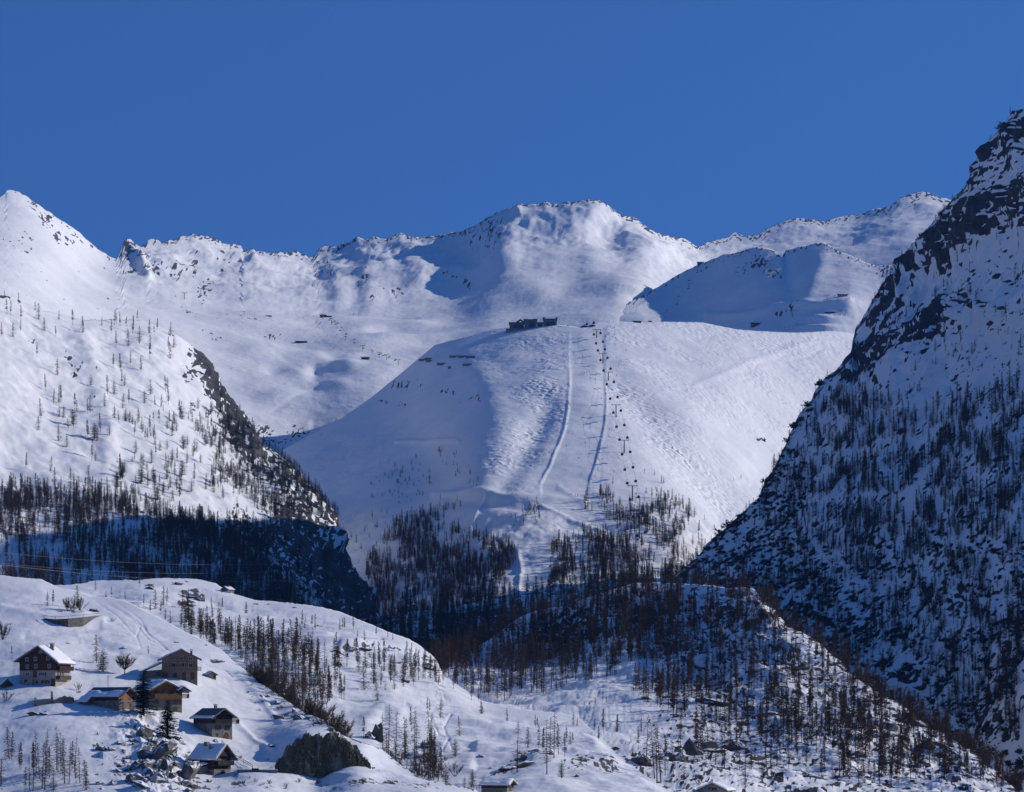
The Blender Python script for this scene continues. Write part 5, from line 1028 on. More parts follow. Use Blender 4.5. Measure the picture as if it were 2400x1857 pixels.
o, r = gable_house('valley_barn', base(1424, 1880, L3), 50, 6, 8, 1.2, 2.4, 3.8, stone, wood_black, 'small dark barn under snow below the meadow boulders', snow=.5); window(o, 'F', 0, 1.5, .7, .7, 8, 6, frame_b)

# ruin with walls standing out of the snow
oR = tag(empty('stone_ruin', base(120, 1657), math.radians(20)), 'roofless stone ruin with broken gable walls filled with snow', 'ruin')
def broken_wall(x0, y0, x1, y1, h0, h1, name, seed, peak=None):
    r = random.Random(seed); mb = MB(); n = 12; d = Vector((x1 - x0, y1 - y0, 0)); nn = Vector((-d.y, d.x, 0)).normalized() * .3
    top = []
    for k in range(n + 1):
        t = k / n; h = h0 + (h1 - h0) * t + (peak * (1 - abs(2 * t - 1)) if peak else 0) + r.uniform(-.18, .18); top.append((Vector((x0, y0, 0)) + d * t, h))
    for k in range(n):
        (a, ha), (b, hb) = top[k], top[k + 1]; h = (ha + hb) / 2
        mb.add([a - nn + Vector((0, 0, -2)), b - nn + Vector((0, 0, -2)), b + nn + Vector((0, 0, -2)), a + nn + Vector((0, 0, -2)), a - nn + Vector((0, 0, ha)), b - nn + Vector((0, 0, hb)), b + nn + Vector((0, 0, hb)), a + nn + Vector((0, 0, ha))], [(0,3,2,1),(4,5,6,7),(0,1,5,4),(1,2,6,5),(2,3,7,6),(3,0,4,7)])
    return mb.build(name, stone, oR)
broken_wall(-4.2, 0, .2, 0, .6, 1.2, 'front_wall', 1); broken_wall(.2, .1, 1.2, 5.5, 1.4, 3.2, 'gable_wall', 2); broken_wall(.4, -.4, 5.6, -.6, .6, 1.5, 'end_wall', 3, .9); broken_wall(-4.2, 0, -3.4, 4.5, .6, 1.6, 'side_wall', 4); broken_wall(5.6, -.6, 6.4, 4.6, 1.2, 1.4, 'rear_wall', 5)
snow_roof(oR, [.6, 3.0, 5.4], [.5, .9, .5], -.1, 4.6, .5, 12, 'snow_fill'); snow_roof(oR, [-3.9, -.2], [.2, .6], .4, 4.6, .4, 13, 'snow_fill')

# retaining wall below the parking bench, with a rail
oW = empty('retaining_wall', (0, 0, 0)); tag(oW, 'long stone retaining wall holding the snowy terrace above the chalets', 'wall')
pts = [(103, 1449), (130, 1452), (160, 1450), (195, 1447), (238, 1443)]; low = [1456, 1468, 1475, 1472, 1452]
Pt = [L1.pt(u, lo - 3) for (u, v), lo in zip(pts, low)]
wm = MB(); rl = MB()
tops = []
for (u, v), q in zip(pts, Pt): tops.append(Vector((q.y * (u - 1200) / F, q.y - .3, q.y * (H - v) / F)))
for a, b, ta, tb in zip(Pt[:-1], Pt[1:], tops[:-1], tops[1:]):
    k = Vector((0, 3.2, 0)); lo = Vector((0, -.4, -3))
    wm.add([a + lo, b + lo, tb, ta, a + lo + k, b + lo + k, tb + k, ta + k], [(0,1,2,3),(7,6,5,4),(0,4,5,1),(1,5,6,2),(2,6,7,3),(3,7,4,0)])
    rl.tube(ta + Vector((0, .3, .75)), tb + Vector((0, .3, .75)), .06, None, 5); rl.tube(ta + Vector((0, .3, -.1)), ta + Vector((0, .3, .8)), .06, None, 5)
wm.build('masonry', mat_var('dark_masonry', (.045, .042, .038), (.19, .175, .155), 1.6, .9, (1, 1, 1.5), .15, 6.0), oW); rl.build('rail', wood_tan, oW)

# parapet with a sign board, and the stair rail by the dark chalet
o = empty('stone_parapet', base(598, 1817)); tag(o, 'low stone parapet with a sign board along the road', 'wall')
w = MB(); w.box(-4.5, 5.5, 0, .45, -1.2, .55); w.build('masonry', stone, o); w = MB(); w.box(-4.5, 5.5, -.03, .48, .55, .68); w.build('coping', snow_m, o)
w = MB(); w.box(-.9, .9, -.12, -.06, .15, .95); w.build('sign_board', dark_steel, o)
o = empty('stair_rail', (0, 0, 0)); tag(o, 'dark stair handrail climbing the snow beside the dark chalet', 'railing')
w = MB(); q = [L1.pt(u, v) for u, v in ((520, 1745), (535, 1762), (552, 1780), (570, 1792), (592, 1806))]
for a, b in zip(q[:-1], q[1:]):
    w.tube(a + Vector((0, 0, 1.0)), b + Vector((0, 0, 1.0)), .06, None, 5); w.tube(a + Vector((0, 0, .5)), b + Vector((0, 0, .5)), .05, None, 5)
w.build('handrail', dark_steel, o); w = MB()
for a in q: w.tube(a - Vector((0, 0, .4)), a + Vector((0, 0, 1.0)), .06, None, 5)
w.build('posts', dark_steel, o)
o = empty('rail_fence', (0, 0, 0)); tag(o, 'wooden post and rail fence on the snow by the low barn', 'fence')
q = [Vector((x_, L2.pt(1125, 1850).y, L2.pt(1125, 1850).z)) for x_ in np.linspace(L2.pt(1104, 1850).x, L2.pt(1156, 1850).x, 9)]
for a in q:
    w = MB(); w.box(a.x - .06, a.x + .06, a.y - .06, a.y + .06, a.z - .6, a.z + 1.1); w.build('post', wood_tan, o)
for z in (.5, .95):
    w = MB(); w.box(q[0].x, q[-1].x, q[0].y - .12, q[0].y - .064, q[0].z + z - .06, q[0].z + z + .06); w.build('rail', wood_tan, o)
for (u, v, h_, lb) in ((253, 1631, 5.5, 'thin wooden pole beside the barn roof'), (388, 1760, 4.5, 'thin wooden pole standing above the grey rock slab')):
    p = L1.pt(u, v); m_ = MB(); m_.tube((0, 0, -.5), (0, 0, h_), .09, .06, 6); m_.box(-.3, .3, -.05, .05, h_ - .5, h_ - .42); ob = m_.build('utility_pole', wood_black); ob.location = p; tag(ob, lb, 'pole')
# ------------------------------------------------------------------ rocks that stand out of the snow
def mat_rock(name, c0, c1):
    m, n, b = newmat(name); v = objvec(n, (1, 1, 2.2)); t = noise_node(n, .9, 8, .68, v); r = ramp(n, t.outputs[0], [(.28, c0), (.72, c1)])
    ge = n.nodes.new('ShaderNodeNewGeometry'); sx = n.nodes.new('ShaderNodeSeparateXYZ'); n.links.new(ge.outputs['Normal'], sx.inputs[0])
    t2 = noise_node(n, 1.4, 4, .6, objvec(n)); ad = n.nodes.new('ShaderNodeMath'); ad.operation = 'MULTIPLY_ADD'; ad.inputs[1].default_value = .55
    n.links.new(t2.outputs[0], ad.inputs[0]); n.links.new(sx.outputs[2], ad.inputs[2])
    sr = ramp(n, ad.outputs[0], [(.86, (0, 0, 0)), (.93, (1, 1, 1))])
    mx = n.nodes.new('ShaderNodeMix'); mx.data_type = 'RGBA'; n.links.new(sr.outputs[0], mx.inputs[0]); n.links.new(r.outputs[0], mx.inputs[6]); mx.inputs[7].default_value = (*SNOW, 1)
    n.links.new(mx.outputs[2], b.inputs['Base Color']); b.inputs['Roughness'].default_value = .85; b.inputs['Specular IOR Level'].default_value = .2
    bp = n.nodes.new('ShaderNodeBump'); bp.inputs['Distance'].default_value = .35; n.links.new(t.outputs[0], bp.inputs['Height']); n.links.new(bp.outputs[0], b.inputs['Normal'])
    return m
rock_m = mat_rock('grey_rock', (.04, .038, .035), (.22, .21, .195)); rock_d = mat_rock('dark_rock', (.03, .028, .03), (.15, .14, .13))
def rock_mesh(seed, m, slab=0.0):
    r = random.Random(seed); bm = bmesh.new()
    for k in range(15):
        d = Vector((r.gauss(0, 1), r.gauss(0, 1), r.gauss(0, 1))).normalized() * r.uniform(.75, 1.0)
        d.x = math.copysign(min(1, abs(d.x) * 1.25), d.x); bm.verts.new(d)
    bmesh.ops.convex_hull(bm, input=bm.verts)
    bmesh.ops.delete(bm, geom=[v for v in bm.verts if not v.link_faces], context='VERTS')
    bmesh.ops.subdivide_edges(bm, edges=bm.edges[:], cuts=2, use_grid_fill=True); bmesh.ops.triangulate(bm, faces=bm.faces[:])
    co = np.array([v.co[:] for v in bm.verts]).T; o = seed * 3.7
    n1 = fbm(tuple(co), .7, 4, .6, o); n2 = ridged((co[0], co[1], co[2] * .4), .35, 3, .5, o)
    for v, a, b in zip(bm.verts, n1, n2): v.co *= 1 + .14 * a + .12 * b
    me = bpy.data.meshes.new('rock'); bm.to_mesh(me); bm.free(); me.materials.append(m); return me
rocksG = [rock_mesh(200 + i, rock_m) for i in range(7)]; rocksD = [rock_mesh(220 + i, rock_d) for i in range(6)]
def rocks(layer, lst, meshes, label, group, tilt=0.0, sink=.8):
    for i, (u, v, w, h) in enumerate(lst):
        p = layer.pt(u, v + h * .5); k = p.y / F
        o = link('rock', meshes[(i * 5 + int(u)) % len(meshes)]); o.location = p + Vector((0, h * k * .25, h * k * .5 * (1 - sink)))
        o.scale = (w * k * .5, max(w, h) * k * .6, h * k * .66); o.rotation_euler = (random.uniform(-.25, .25), tilt + random.uniform(-.3, .3), random.uniform(-.5, .5))
        tag(o, ' '.join(x for x in (('large' if w * h > 700 else 'middling' if w * h > 250 else 'small') if group else '', ('flat' if w > 2.4 * h else 'upright' if h > w else '') if group else '', label) if x), 'rock', group)
rocks(L1, [(335,1722,34,38),(326,1745,30,15),(341,1770,42,20),(301,1732,12,11),(278,1743,25,12),(240,1752,27,16),(263,1757,22,10),(280,1801,24,15),(314,1792,34,30),(318,1821,42,36),(341,1802,26,23),(362,1827,46,38),(385,1798,32,34),(232,1834,22,13),(263,1835,24,15),(402,1819,19,21),(330,1850,46,14),(432,1832,27,25),(402,1848,25,14),(442,1851,25,12),(352,1752,24,20),(298,1775,18,10),(372,1776,18,16),(410,1790,20,26),(420,1808,22,22),(455,1838,24,16),(385,1838,22,14)], rocksG, 'grey rock outcrop in the snow below the chalets', 'grey outcrops below the chalets', .35)
rocks(L1, [(375,1758,42,62),(440,1790,40,64)], rocksG[:2], 'tall leaning grey rock slab above the outcrops', 'leaning slabs', .55)
rocks(L1, [(random.gauss(345, 60), random.uniform(1705, 1855), random.uniform(7, 20), random.uniform(5, 14)) for _ in range(46)], rocksG, 'angular stone scattered in the snow between the grey outcrops', 'stones between the outcrops', .3)
rocks(L1, [(244,1768,50,18)], rocksG[2:3], 'broad flat grey rock slab lying in the snow', None)
rocks(L1, [(138,1433,18,6),(183,1434,30,8),(222,1426,26,12),(159,1507,10,4),(289,1516,16,9),(413,1501,12,12),(506,1545,28,12),(520,1549,14,6),(482,1511,8,4),(82,1676,40,12),(104,1677,22,9),(225,1619,20,6),(180,1622,24,5)], rocksD, 'dark rock half buried on the snowy slope by the chalets', 'dark rocks around the chalets', sink=1.0)
rocks(L1, [(648,1640,22,12),(653,1670,32,20),(671,1664,12,12),(700,1678,28,18),(690,1660,20,10),(722,1682,22,10),(745,1693,26,10),(775,1708,24,14),(795,1720,22,10),(630,1628,14,8),(640,1752,20,7)], rocksG, 'lichen grey rock along the edge of the chalet hill', 'rocks along the hill edge', .4)
rocks(L2, [(352,1374,24,9),(450,1384,55,18),(434,1407,55,20),(470,1392,26,12),(532,1382,18,11),(420,1367,26,7),(600,1411,14,5),(628,1412,12,4),(690,1420,14,5),(748,1461,14,4)], rocksD, 'dark rock outcrop near the crest of the snowy hill', 'outcrops on the hill crest', sink=1.1)
rocks(L2, [(818,1524,26,14),(855,1526,32,9),(916,1534,34,10),(790,1537,28,8),(1002,1546,28,16),(1003,1573,26,16),(924,1560,26,9),(944,1610,22,12),(895,1505,10,4)], rocksD, 'dark ledge of rock on the sunlit snowy hill', 'rock ledges on the snowy hill', sink=1.0)
rocks(L2, [(885,1692,26,62)], rocksD, 'tall dark boulder beside the big larches', None, .3)
rocks(L2, [(867,1713,30,18),(1002,1725,34,22),(971,1750,60,18),(935,1756,40,14),(1130,1772,20,8),(1219,1792,66,24),(1190,1802,40,16),(1155,1794,22,9),(1274,1782,40,16),(1250,1772,30,10),(1300,1778,26,8)], rocksD, 'dark rock under a snow cap at the foot of the meadow', 'rocks at the meadow foot', sink=.95)
rocks(L3, [(1363,1817,50,44),(1406,1810,42,46),(1443,1810,40,44),(1467,1816,28,36),(1409,1778,60,18),(1446,1757,30,11),(1504,1782,56,40),(1587,1776,42,50),(1623,1758,42,52),(1672,1748,72,34),(1724,1736,50,38),(1669,1772,66,18),(1369,1842,34,18),(1430,1828,26,18),(1540,1770,36,22),(1390,1792,40,18),(1480,1790,34,22),(1350,1796,30,14),(1640,1790,40,14)], rocksD, 'big boulder with a snow cap under the wooded knoll', 'boulders under the knoll')
rocks(L3, [(1678,1650,84,24),(1602,1656,56,14),(1640,1652,36,12),(1528,1446,60,18),(1268,1478,50,18),(1355,1472,60,16),(1310,1478,40,14),(1300,1500,50,14),(1724,1602,34,46),(1522,1650,40,9),(1780,1553,46,34),(1700,1405,44,14),(1745,1428,40,16)], rocksD, 'dark rock band on the wooded knoll', 'rock bands on the knoll')
rocks(L3, [(2073,1718,46,36),(2187,1764,84,34),(2083,1775,54,20),(2058,1810,52,20),(2119,1682,38,22),(2037,1733,34,22),(2215,1790,50,20),(2150,1700,34,16),(1990,1836,60,16),(2270,1838,60,20),(2240,1822,36,16),(1905,1846,40,12)], rocksG[3:] + rocksD, 'rock buttress among larches on the right end of the knoll', 'buttresses at the knoll end')

# ivy grown rock face above the road
oI = tag(empty('ivy_rock_face', L1.pt(775, 1818), .22), 'dark rock face hung with dry ivy above the road', 'rock face')
Y0 = oI.location.y; k = Y0 / F
outline_t = [(650,1806),(660,1782),(668,1786),(680,1752),(690,1758),(702,1736),(712,1745),(722,1724),(738,1734),(750,1726),(764,1738),(776,1724),(792,1722),(803,1738),(815,1736),(830,1752),(842,1752),(852,1778),(866,1788),(876,1806),(888,1812),(900,1820)]
us = np.linspace(652, 898, 84); nv = 34; V3 = []; fs = []
for j in range(nv):
    for u in us:
        vt = np.interp(u, [p[0] for p in outline_t], [p[1] for p in outline_t]); v = 1824 + (vt - 1824) * j / (nv - 1)
        V3.append(((u - 775) * k, (j / (nv - 1)) ** 1.3 * 2.2 - 1.0, (1818 - v) * k))
A = np.array(V3); nn = ridged((A[:, 0], A[:, 1], A[:, 2] * .35), 2.4, 4, .55, 2.) ; n5 = fbm((A[:, 0], A[:, 1], A[:, 2]), .8, 3, .6, 3.)
A[:, 1] -= .45 * nn + .25 * n5
nb_ = len(us)
for j in range(nv - 1):
    for i in range(nb_ - 1): a = j * nb_ + i; fs.append((a, a + 1, a + nb_ + 1, a + nb_))
m_ = MB(); m_.add(A, fs); B0 = A.copy(); B0[:, 1] += 4.0; kk = len(A)
m_.add(B0, [tuple(reversed(f)) for f in fs]); top = [(nv - 1) * nb_ + i for i in range(nb_)]
m_.f += [(top[i], top[i + 1], kk + top[i + 1], kk + top[i]) for i in range(nb_ - 1)]
m_.build('rock_face', mat_var('ivy_rock', (.035, .032, .024), (.24, .22, .17), .8, .9, (1, 1, .35), .3, 7.0), oI)
iv = MB(); rr = random.Random(5)
for q in range(9000):
    j = int(nv * rr.random() ** .8 * .999); i = rr.randrange(nb_); c = Vector(A[j * nb_ + i]) + Vector((rr.uniform(-.2, .2), -rr.uniform(.05, .5), rr.uniform(-.2, .5))); s = rr.uniform(.10, .34)
    if float(fbm((np.array(c.x), np.array(0.), np.array(c.z * .4)), 2.0, 2, .5, 1.)) < -.2: continue
    tri(iv, c + Vector((rr.uniform(-s, s), -.05, rr.uniform(-s, s))), c + Vector((rr.uniform(-s, s), rr.uniform(-.1, .1), rr.uniform(-s, s))), c + Vector((rr.uniform(-s, s) * .5, -.1, -s * rr.uniform(1.5, 6))))
tag(iv.build('ivy', mat_var('dry_ivy', (.03, .034, .018), (.17, .155, .095), 2.5, .8), oI), kind='stuff')

# ------------------------------------------------------------------ gondola lift on the ski hill
towers = [(1398.6,788,19),(1414,845,23),(1426.6,888,20),(1443.5,980,29),(1462.5,1065,30),(1483,1171,36),(1499,1257,33),(1516,1345,34)]
def tower_mesh():
    p = MB(); p.tube((0, 0, -1), (0, 0, 14), .62, .42, 8); c = MB(); c.box(-4.2, 4.2, -.35, .35, 13.6, 14.2)
    s = MB(); s.box(-.35, .35, -2.2, 2.2, -.35, .05)
    for q in (-1.8, -.6, .6, 1.8): s.tube((-.2, q, .05), (.2, q, .05), .35, None, 8)
    return p.mesh('pole', steel), c.mesh('crossarm', steel), s.mesh('sheave_train', dark_steel)
tm = tower_mesh(); heads = []
LINE = 3.6
for i, (u, v, hp) in enumerate(towers):
    b = LD.pt(u, v); h = hp * b.y / F; o = empty('gondola_tower', b); s = h / 14
    link('pole', tm[0], o); link('crossarm', tm[1], o)
    for sg in (-1, 1): q = link('sheave_train', tm[2], o); q.location = (sg * LINE, 0, 14.25)
    o.scale = (1.25, 1.0, s); tag(o, 'grey gondola lift tower beside the groomed piste', 'lift tower', 'gondola towers'); heads.append(b + Vector((0, 0, 14.3 * s)))
stat = LD.pt(1384, 764) + Vector((0, 14, 2.0)); heads = [stat] + heads
def cable(name, pts, r, mat_, label, cat, sag=0.0, n=8):
    m = MB()
    for a, b in zip(pts[:-1], pts[1:]):
        prev = a
        for k in range(1, n + 1):
            t = k / n; p = a.lerp(b, t) - Vector((0, 0, sag * 4 * t * (1 - t))); m.tube(prev, p, r, None, 5); prev = p
    return tag(m.build(name, mat_), label, cat)
for sg, lb in ((-1, 'left'), (1, 'right')):
    cable('lift_cable', [h + Vector((sg * LINE * 1.25, 0, 0)) for h in heads], .06, dark_steel, 'thin steel cable on the %s side of the gondola towers' % ('piste' if sg < 0 else 'mogul'), 'cable', 1.5)
def cabin_mesh():
    b = MB(); prof = [(-1.0, 0), (-1.25, .5), (-1.25, 1.6), (-.9, 2.3), (.9, 2.3), (1.25, 1.6), (1.25, .5), (1.0, 0)]; b.prism_y(prof, -1.2, 1.2)
    g = MB(); g.box(-1.27, 1.27, -1.0, 1.0, .9, 1.7); g.box(-1.0, 1.0, -1.22, 1.22, .9, 1.8)
    h = MB(); h.tube((0, 0, 2.3), (0, 0, 4.4), .1, None, 5); h.box(-.25, .25, -.5, .5, 4.3, 4.6)
    return b.mesh('body', dark_steel), g.mesh('windows', glass_m), h.mesh('hanger', steel)
cm = cabin_mesh()
cabs = [(352,162,-1),(385,150,1),(375,238,-1),(407,225,1),(396,300,-1),(428,290,1),(418,383,-1),(450,364,1),(440,472,-1),(474,457,1),(465,590,-1),(498,570,1),(490,715,-1),(524,700,1),(515,835,-1),(548,817,1),(540,956,-1),(573,942,1),(566,1067,-1),(599,1050,1),(592,1193,-1),(626,1173,1),(617,1325,-1),(652,1305,1),(643,1442,-1),(679,1424,1),(671,1583,-1),(706,1560,1)]
cabs = [(1300 + x / 3.673, 740 + y / 3.673, s) for x, y, s in cabs] + [(1490,1211,-1),(1500,1203,1),(1498,1256,-1),(1508,1247,1),(1386,760,-1),(1392,758,1),(1396,756,1)]
hv = [H - F * h.z / h.y for h in heads]
for i, (u, v, sg) in enumerate(cabs):
    y = float(np.interp(v - 5, hv, [h.y for h in heads])); x = float(np.interp(v - 5, hv, [h.x for h in heads])) + sg * LINE * 1.25; z = y * (H - v) / F
    o = empty('gondola_cabin', (x, y, z - 1.4)); 
    for nm, me in zip(('body', 'windows', 'hanger'), cm): link(nm, me, o)
    o.scale = (1.15, 1.15, 1.15); tag(o, 'small dark gondola cabin hanging over the ski hill', 'gondola cabin', 'gondola cabins')

# upper station, restaurant and ridge huts
oS = tag(empty('gondola_station', LD.pt(1370, 770) + Vector((0, 8, -.3))), 'dark rounded gondola top station on the crest of the ski hill', 'lift station')
s = MB(); n = 10; prof = [(-7 + 14 * k / n, 5.2 * math.sin(math.pi * k / n) ** .6 + .5) for k in range(n + 1)]; s.prism_y([(7, -3)] + list(reversed(prof)) + [(-7, -3)], 0, 14); s.build('shell', dark_steel, oS)
s = MB(); s.box(-4.5, 4.5, -.06, -.004, -.4, 3.0); s.build('opening', glass_m, oS); s = MB(); s.box(6.5, 14, 1.0, 9, 5.4, 6.2); s.build('canopy', dark_steel, oS)
s = MB(); 
for x in (7, 13.5): s.box(x, x + .4, 2, 2.4, -3, 5.4)
s.build('legs', dark_steel, oS)
oT = tag(empty('summit_restaurant', LD.pt(1250, 770) + Vector((0, 3, -.2))), 'dark timber mountain restaurant of joined blocks on the dome crest', 'building'); kx = LD.pt(1250, 767).y / F
bl = lambda u: (u - 1250) * kx
oT.scale = (1, 1, 1.3)
def block(x0, x1, d0, d1, z0, z1, m, nm, roof=1.0, lowf=.6):
    b = MB(); b.box(x0, x1, d0, d1, z0, z1); o = b.build(nm, m, oT)
    r = MB(); r.prism_x([(d0 - 1.2, z1 - .2), (d0 - 1.2, z1 + .3), ((d0 + d1) / 2, z1 + roof + .3), (d1 + 1, z1 + .3), (d1 + 1, z1 - .2)], x0 - .9, x1 + .9); R_ = r.build('roof', wood_black, oT)
    return R_
def rsnow(R_, x0, x1, y0, y1, z0, z1, th, seed):
    m = MB(); m.add([(x0, y0, z0), (x1, y0, z0), (x1, y1, z1), (x0, y1, z1), (x0, y0, z0 + th), (x1, y0, z0 + th), (x1, y1, z1 + th), (x0, y1, z1 + th)], [(0,3,2,1),(4,5,6,7),(0,1,5,4),(1,2,6,5),(2,3,7,6),(3,0,4,7)]); m.build('roof_snow', snow_m, R_)
wood_blue = mat_var('shade_blue_timber', (.06, .075, .11), (.14, .165, .22), 1.0, .7, (2, 2, .5))  # timber with the blue of shade and haze put into its colour
R1 = block(bl(1194), bl(1228), 2, 16, -3, 6.2, wood_blue, 'left_wing', 1.2)
R2 = block(bl(1229), bl(1258), 0, 18, -3, 9.2, wood_blue, 'hall', 1.6); rsnow(R2, bl(1235), bl(1250), -1.1, 6, 9.55, 10.6, .35, 1)
R3 = block(bl(1259), bl(1273), 3, 15, -3, 6.6, wood_blue, 'link_block', .8)
R4 = block(bl(1274), bl(1305), 1, 18, -3, 9.8, wood_blue, 'right_wing', 2.6); rsnow(R4, bl(1277), bl(1302), .0, 4.2, 10.35, 11.5, .3, 2)
for a, b_, z0, z1, yy in ((1241, 1253, 1.2, 8.0, 0), (1280, 1289, 1.6, 7.2, 1), (1291, 1300, 1.6, 7.2, 1), (1262, 1270, 1.5, 5.0, 3), (1205, 1212, 1.2, 4.4, 2), (1216, 1224, 1.2, 4.4, 2)):
    w = MB(); w.box(bl(a), bl(b_), yy - .25, yy - .005, z0, z1); o = w.build('window', glass_m, oT)
    w = MB()
    for t in np.linspace(bl(a), bl(b_), 5): w.box(t - .1, t + .1, yy - .4, yy - .255, z0, z1)
    w.build('mullions', wood_black, o)
w = MB(); w.prism_y([(bl(1208), 6.0), (bl(1220), 9.3), (bl(1229), 6.6), (bl(1229), 7.1), (bl(1220), 9.9), (bl(1208), 6.5)], -1, 12); o = w.build('gable_roof', wood_tan, oT)
w = MB(); w.box(bl(1186), bl(1310), -2.5, .9, -3.2, .2); w.build('terrace', stone, oT)
oL = tag(empty('long_shelter', LD.pt(1345, 765) + Vector((0, 6, -.3))), 'long low roof sloping down to the gondola station', 'shelter')
w = MB(); w.prism_x([(-3, 0), (0, 1.6), (5, 0), (5, -.4), (-3, -.4)], 0, 1); w = MB(); w.add([(-9, 0, 2.2), (11, 0, -1.6), (11, 7, -1.6), (-9, 7, 2.2), (-9, 0, 2.9), (11, 0, -.9), (11, 7, -.9), (-9, 7, 2.9)], [(0,3,2,1),(4,5,6,7),(0,1,5,4),(1,2,6,5),(2,3,7,6),(3,0,4,7)]); w.build('roof', wood_black, oL)
w = MB(); w.box(-8, 9, .6, 6.5, -4, -1.62); w.build('wall', wood_blue, oL)
def small_building(name, layer, u, v, wpx, hpx, label, wall, yaw=0, snow=.4, cat='hut', mono=False):
    p = layer.pt(u, v); k = p.y / F; wd = wpx * k; h = hpx * k; o = tag(empty(name, p + Vector((0, 2, -.2)), math.radians(yaw)), label, cat); d = max(5, wd * .5)
    b = MB(); b.box(-wd/2, wd/2, 0, d, -3, h * .7); b.build('wall', wall, o)
    r = MB(); r.prism_x([(-.9, h * .68), (-.9, h * .76), (d / 2, h), (d + .9, h * .76), (d + .9, h * .68)], -wd/2 - .8, wd/2 + .8); R_ = r.build('roof', wood_black, o)
    if snow:
        m = MB(); m.prism_x([(-.7, h * .78), (-.7, h * .78 + snow), (d / 2, h + snow + .05), (d / 2, h + .02)], -wd/2 - .7, wd/2 + .7); m.build('roof_snow', snow_m, R_)
    nw = max(1, int(wd / 4))
    for i in range(nw):
        x = -wd/2 + (i + .5) * wd / nw; w = MB(); w.box(x - .7, x + .7, -.08, -.004, h * .22, h * .52); w.build('window', glass_m, o)
    return o
small_building('lift_building', LM, 757, 747, 14, 9, 'chairlift top station on the far bowl floor', dark_steel, cat='lift station', snow=.3)
small_building('lift_hut', LM, 770, 746, 13, 5, 'low hut joined to the far chairlift top station', wood_black, cat='hut')
small_building('snow_groomer_garage', LM, 707, 804, 25, 7, 'long dark garage below the far chairlift', dark_steel, 14, 0, 'garage')
small_building('lower_lift_station', LM, 855, 848, 18, 8, 'lower chairlift station in a snow hollow', dark_steel, -12, .6, 'lift station')
small_building('bowl_hut', LM, 629, 748, 12, 4, 'tiny dark hut alone on the upper bowl', wood_black)
small_building('sunlit_hut', LH, 1775, 760, 24, 9, 'tan hut in the shade of the hill beyond the ski hill', wood_tan, 22, .4)
small_building('drive_station', LH, 1977, 697, 21, 9, 'pale chairlift drive station on the snowy knoll', plaster, 10, .6, 'lift station')
small_building('knoll_hut', LH, 1945, 733, 22, 7, 'dark hut on the snowy platform under the drive station', wood_black, -14, .4)
small_building('ridge_cabin', LD, 1494, 757, 18, 7, 'low cabin on the crest of the ski hill', wood_tan, 6, .5)
small_building('ridge_kiosk', LD, 1524, 756, 6, 6, 'small pale kiosk on the crest of the ski hill', plaster, 0, .3)
small_building('slope_hut', LD, 1787, 1034, 14, 5, 'tiny dark hut low on the right ski slope', wood_black, 0, .3)
small_building('saddle_station', LH, 1642, 620, 14, 7, 'small lift station on the saddle of the shaded hill', wood_black, 0, .3, 'lift station')

# far chairlifts
def t_tower():
    p = MB(); p.tube((0, 0, -1), (0, 0, 9), .5, .38, 6); c = MB(); c.box(-3.6, 3.6, -.3, .3, 8.7, 9.2)
    c.box(-3.7, -2.9, -1.2, 1.2, 9.2, 9.5); c.box(2.9, 3.7, -1.2, 1.2, 9.2, 9.5); return p.mesh('pole', steel), c.mesh('crossarm', steel)
tt = t_tower()
def chairlift(layer, pts, label, group, cab_label, hp=12, chairs=0):
    hd = []
    for (u, v) in pts:
        b = layer.pt(u, v); o = empty('chairlift_tower', b); link('pole', tt[0], o); link('crossarm', tt[1], o); s = hp * b.y / F / 9; o.scale = (s, 1, s); tag(o, label, 'lift tower', group); hd.append(b + Vector((0, 0, 9.3 * s)))
    if len(hd) > 1:
        for sg, nm in ((-1, 'up'), (1, 'down')): cable('lift_cable', [h + Vector((sg * 3, 0, 0)) for h in hd], .05, dark_steel, cab_label % ('rising' if sg < 0 else 'descending'), 'cable', 1.0, 4)
    for k in range(chairs):
        f = (k + .5) / chairs * (len(hd) - 1); i = int(f); q = hd[i].lerp(hd[i + 1], f - i); sg = -1 if k % 2 else 1
        m = MB(); m.tube((0, 0, 0), (0, .3, -2.0), .07, None, 4); m.box(-1.6, 1.6, 0, .9, -2.3, -2.1); m.box(-1.6, 1.6, .9, 1.0, -2.3, -1.3)
        o = m.build('lift_chair', dark_steel); o.location = q + Vector((sg * 3, 0, -.5)); tag(o, 'dark chair hanging from the far bowl chairlift', 'lift chair', 'chairs of the far chairlift')
chairlift(LM, [(757,751),(777,759),(790,772),(811,801),(850,816),(889,836),(905.5,851),(932.6,866)], 'thin chairlift tower crossing the bright bowl floor', 'far bowl chairlift towers', '%s cable of the far bowl chairlift', 13, 26)
chairlift(LH, [(1635,640),(1614,674),(1587,712),(1560,747)], 'thin chairlift tower on the shaded hill', 'towers on the shaded hill', '%s cable on the shaded hill chairlift', 12, 6)
chairlift(LM, [(430,711),(471,692)], 'drag lift tower on the left mountain slope', 'towers on the left mountain', '%s cable on the left mountain lift', 15)
chairlift(LM, [(572,742)], 'single lift mast low on the left mountain', None, '', 8)
chairlift(LH, [(1857,741),(1939,711)], 'lift tower on the snowy knoll below the drive station', 'knoll lift towers', '%s cable of the knoll lift', 15)
chairlift(LH, [(1970,735),(1982,735)], 'short twin lift mast beside the dark hut', 'short twin masts', '%s cable between the twin masts', 10)

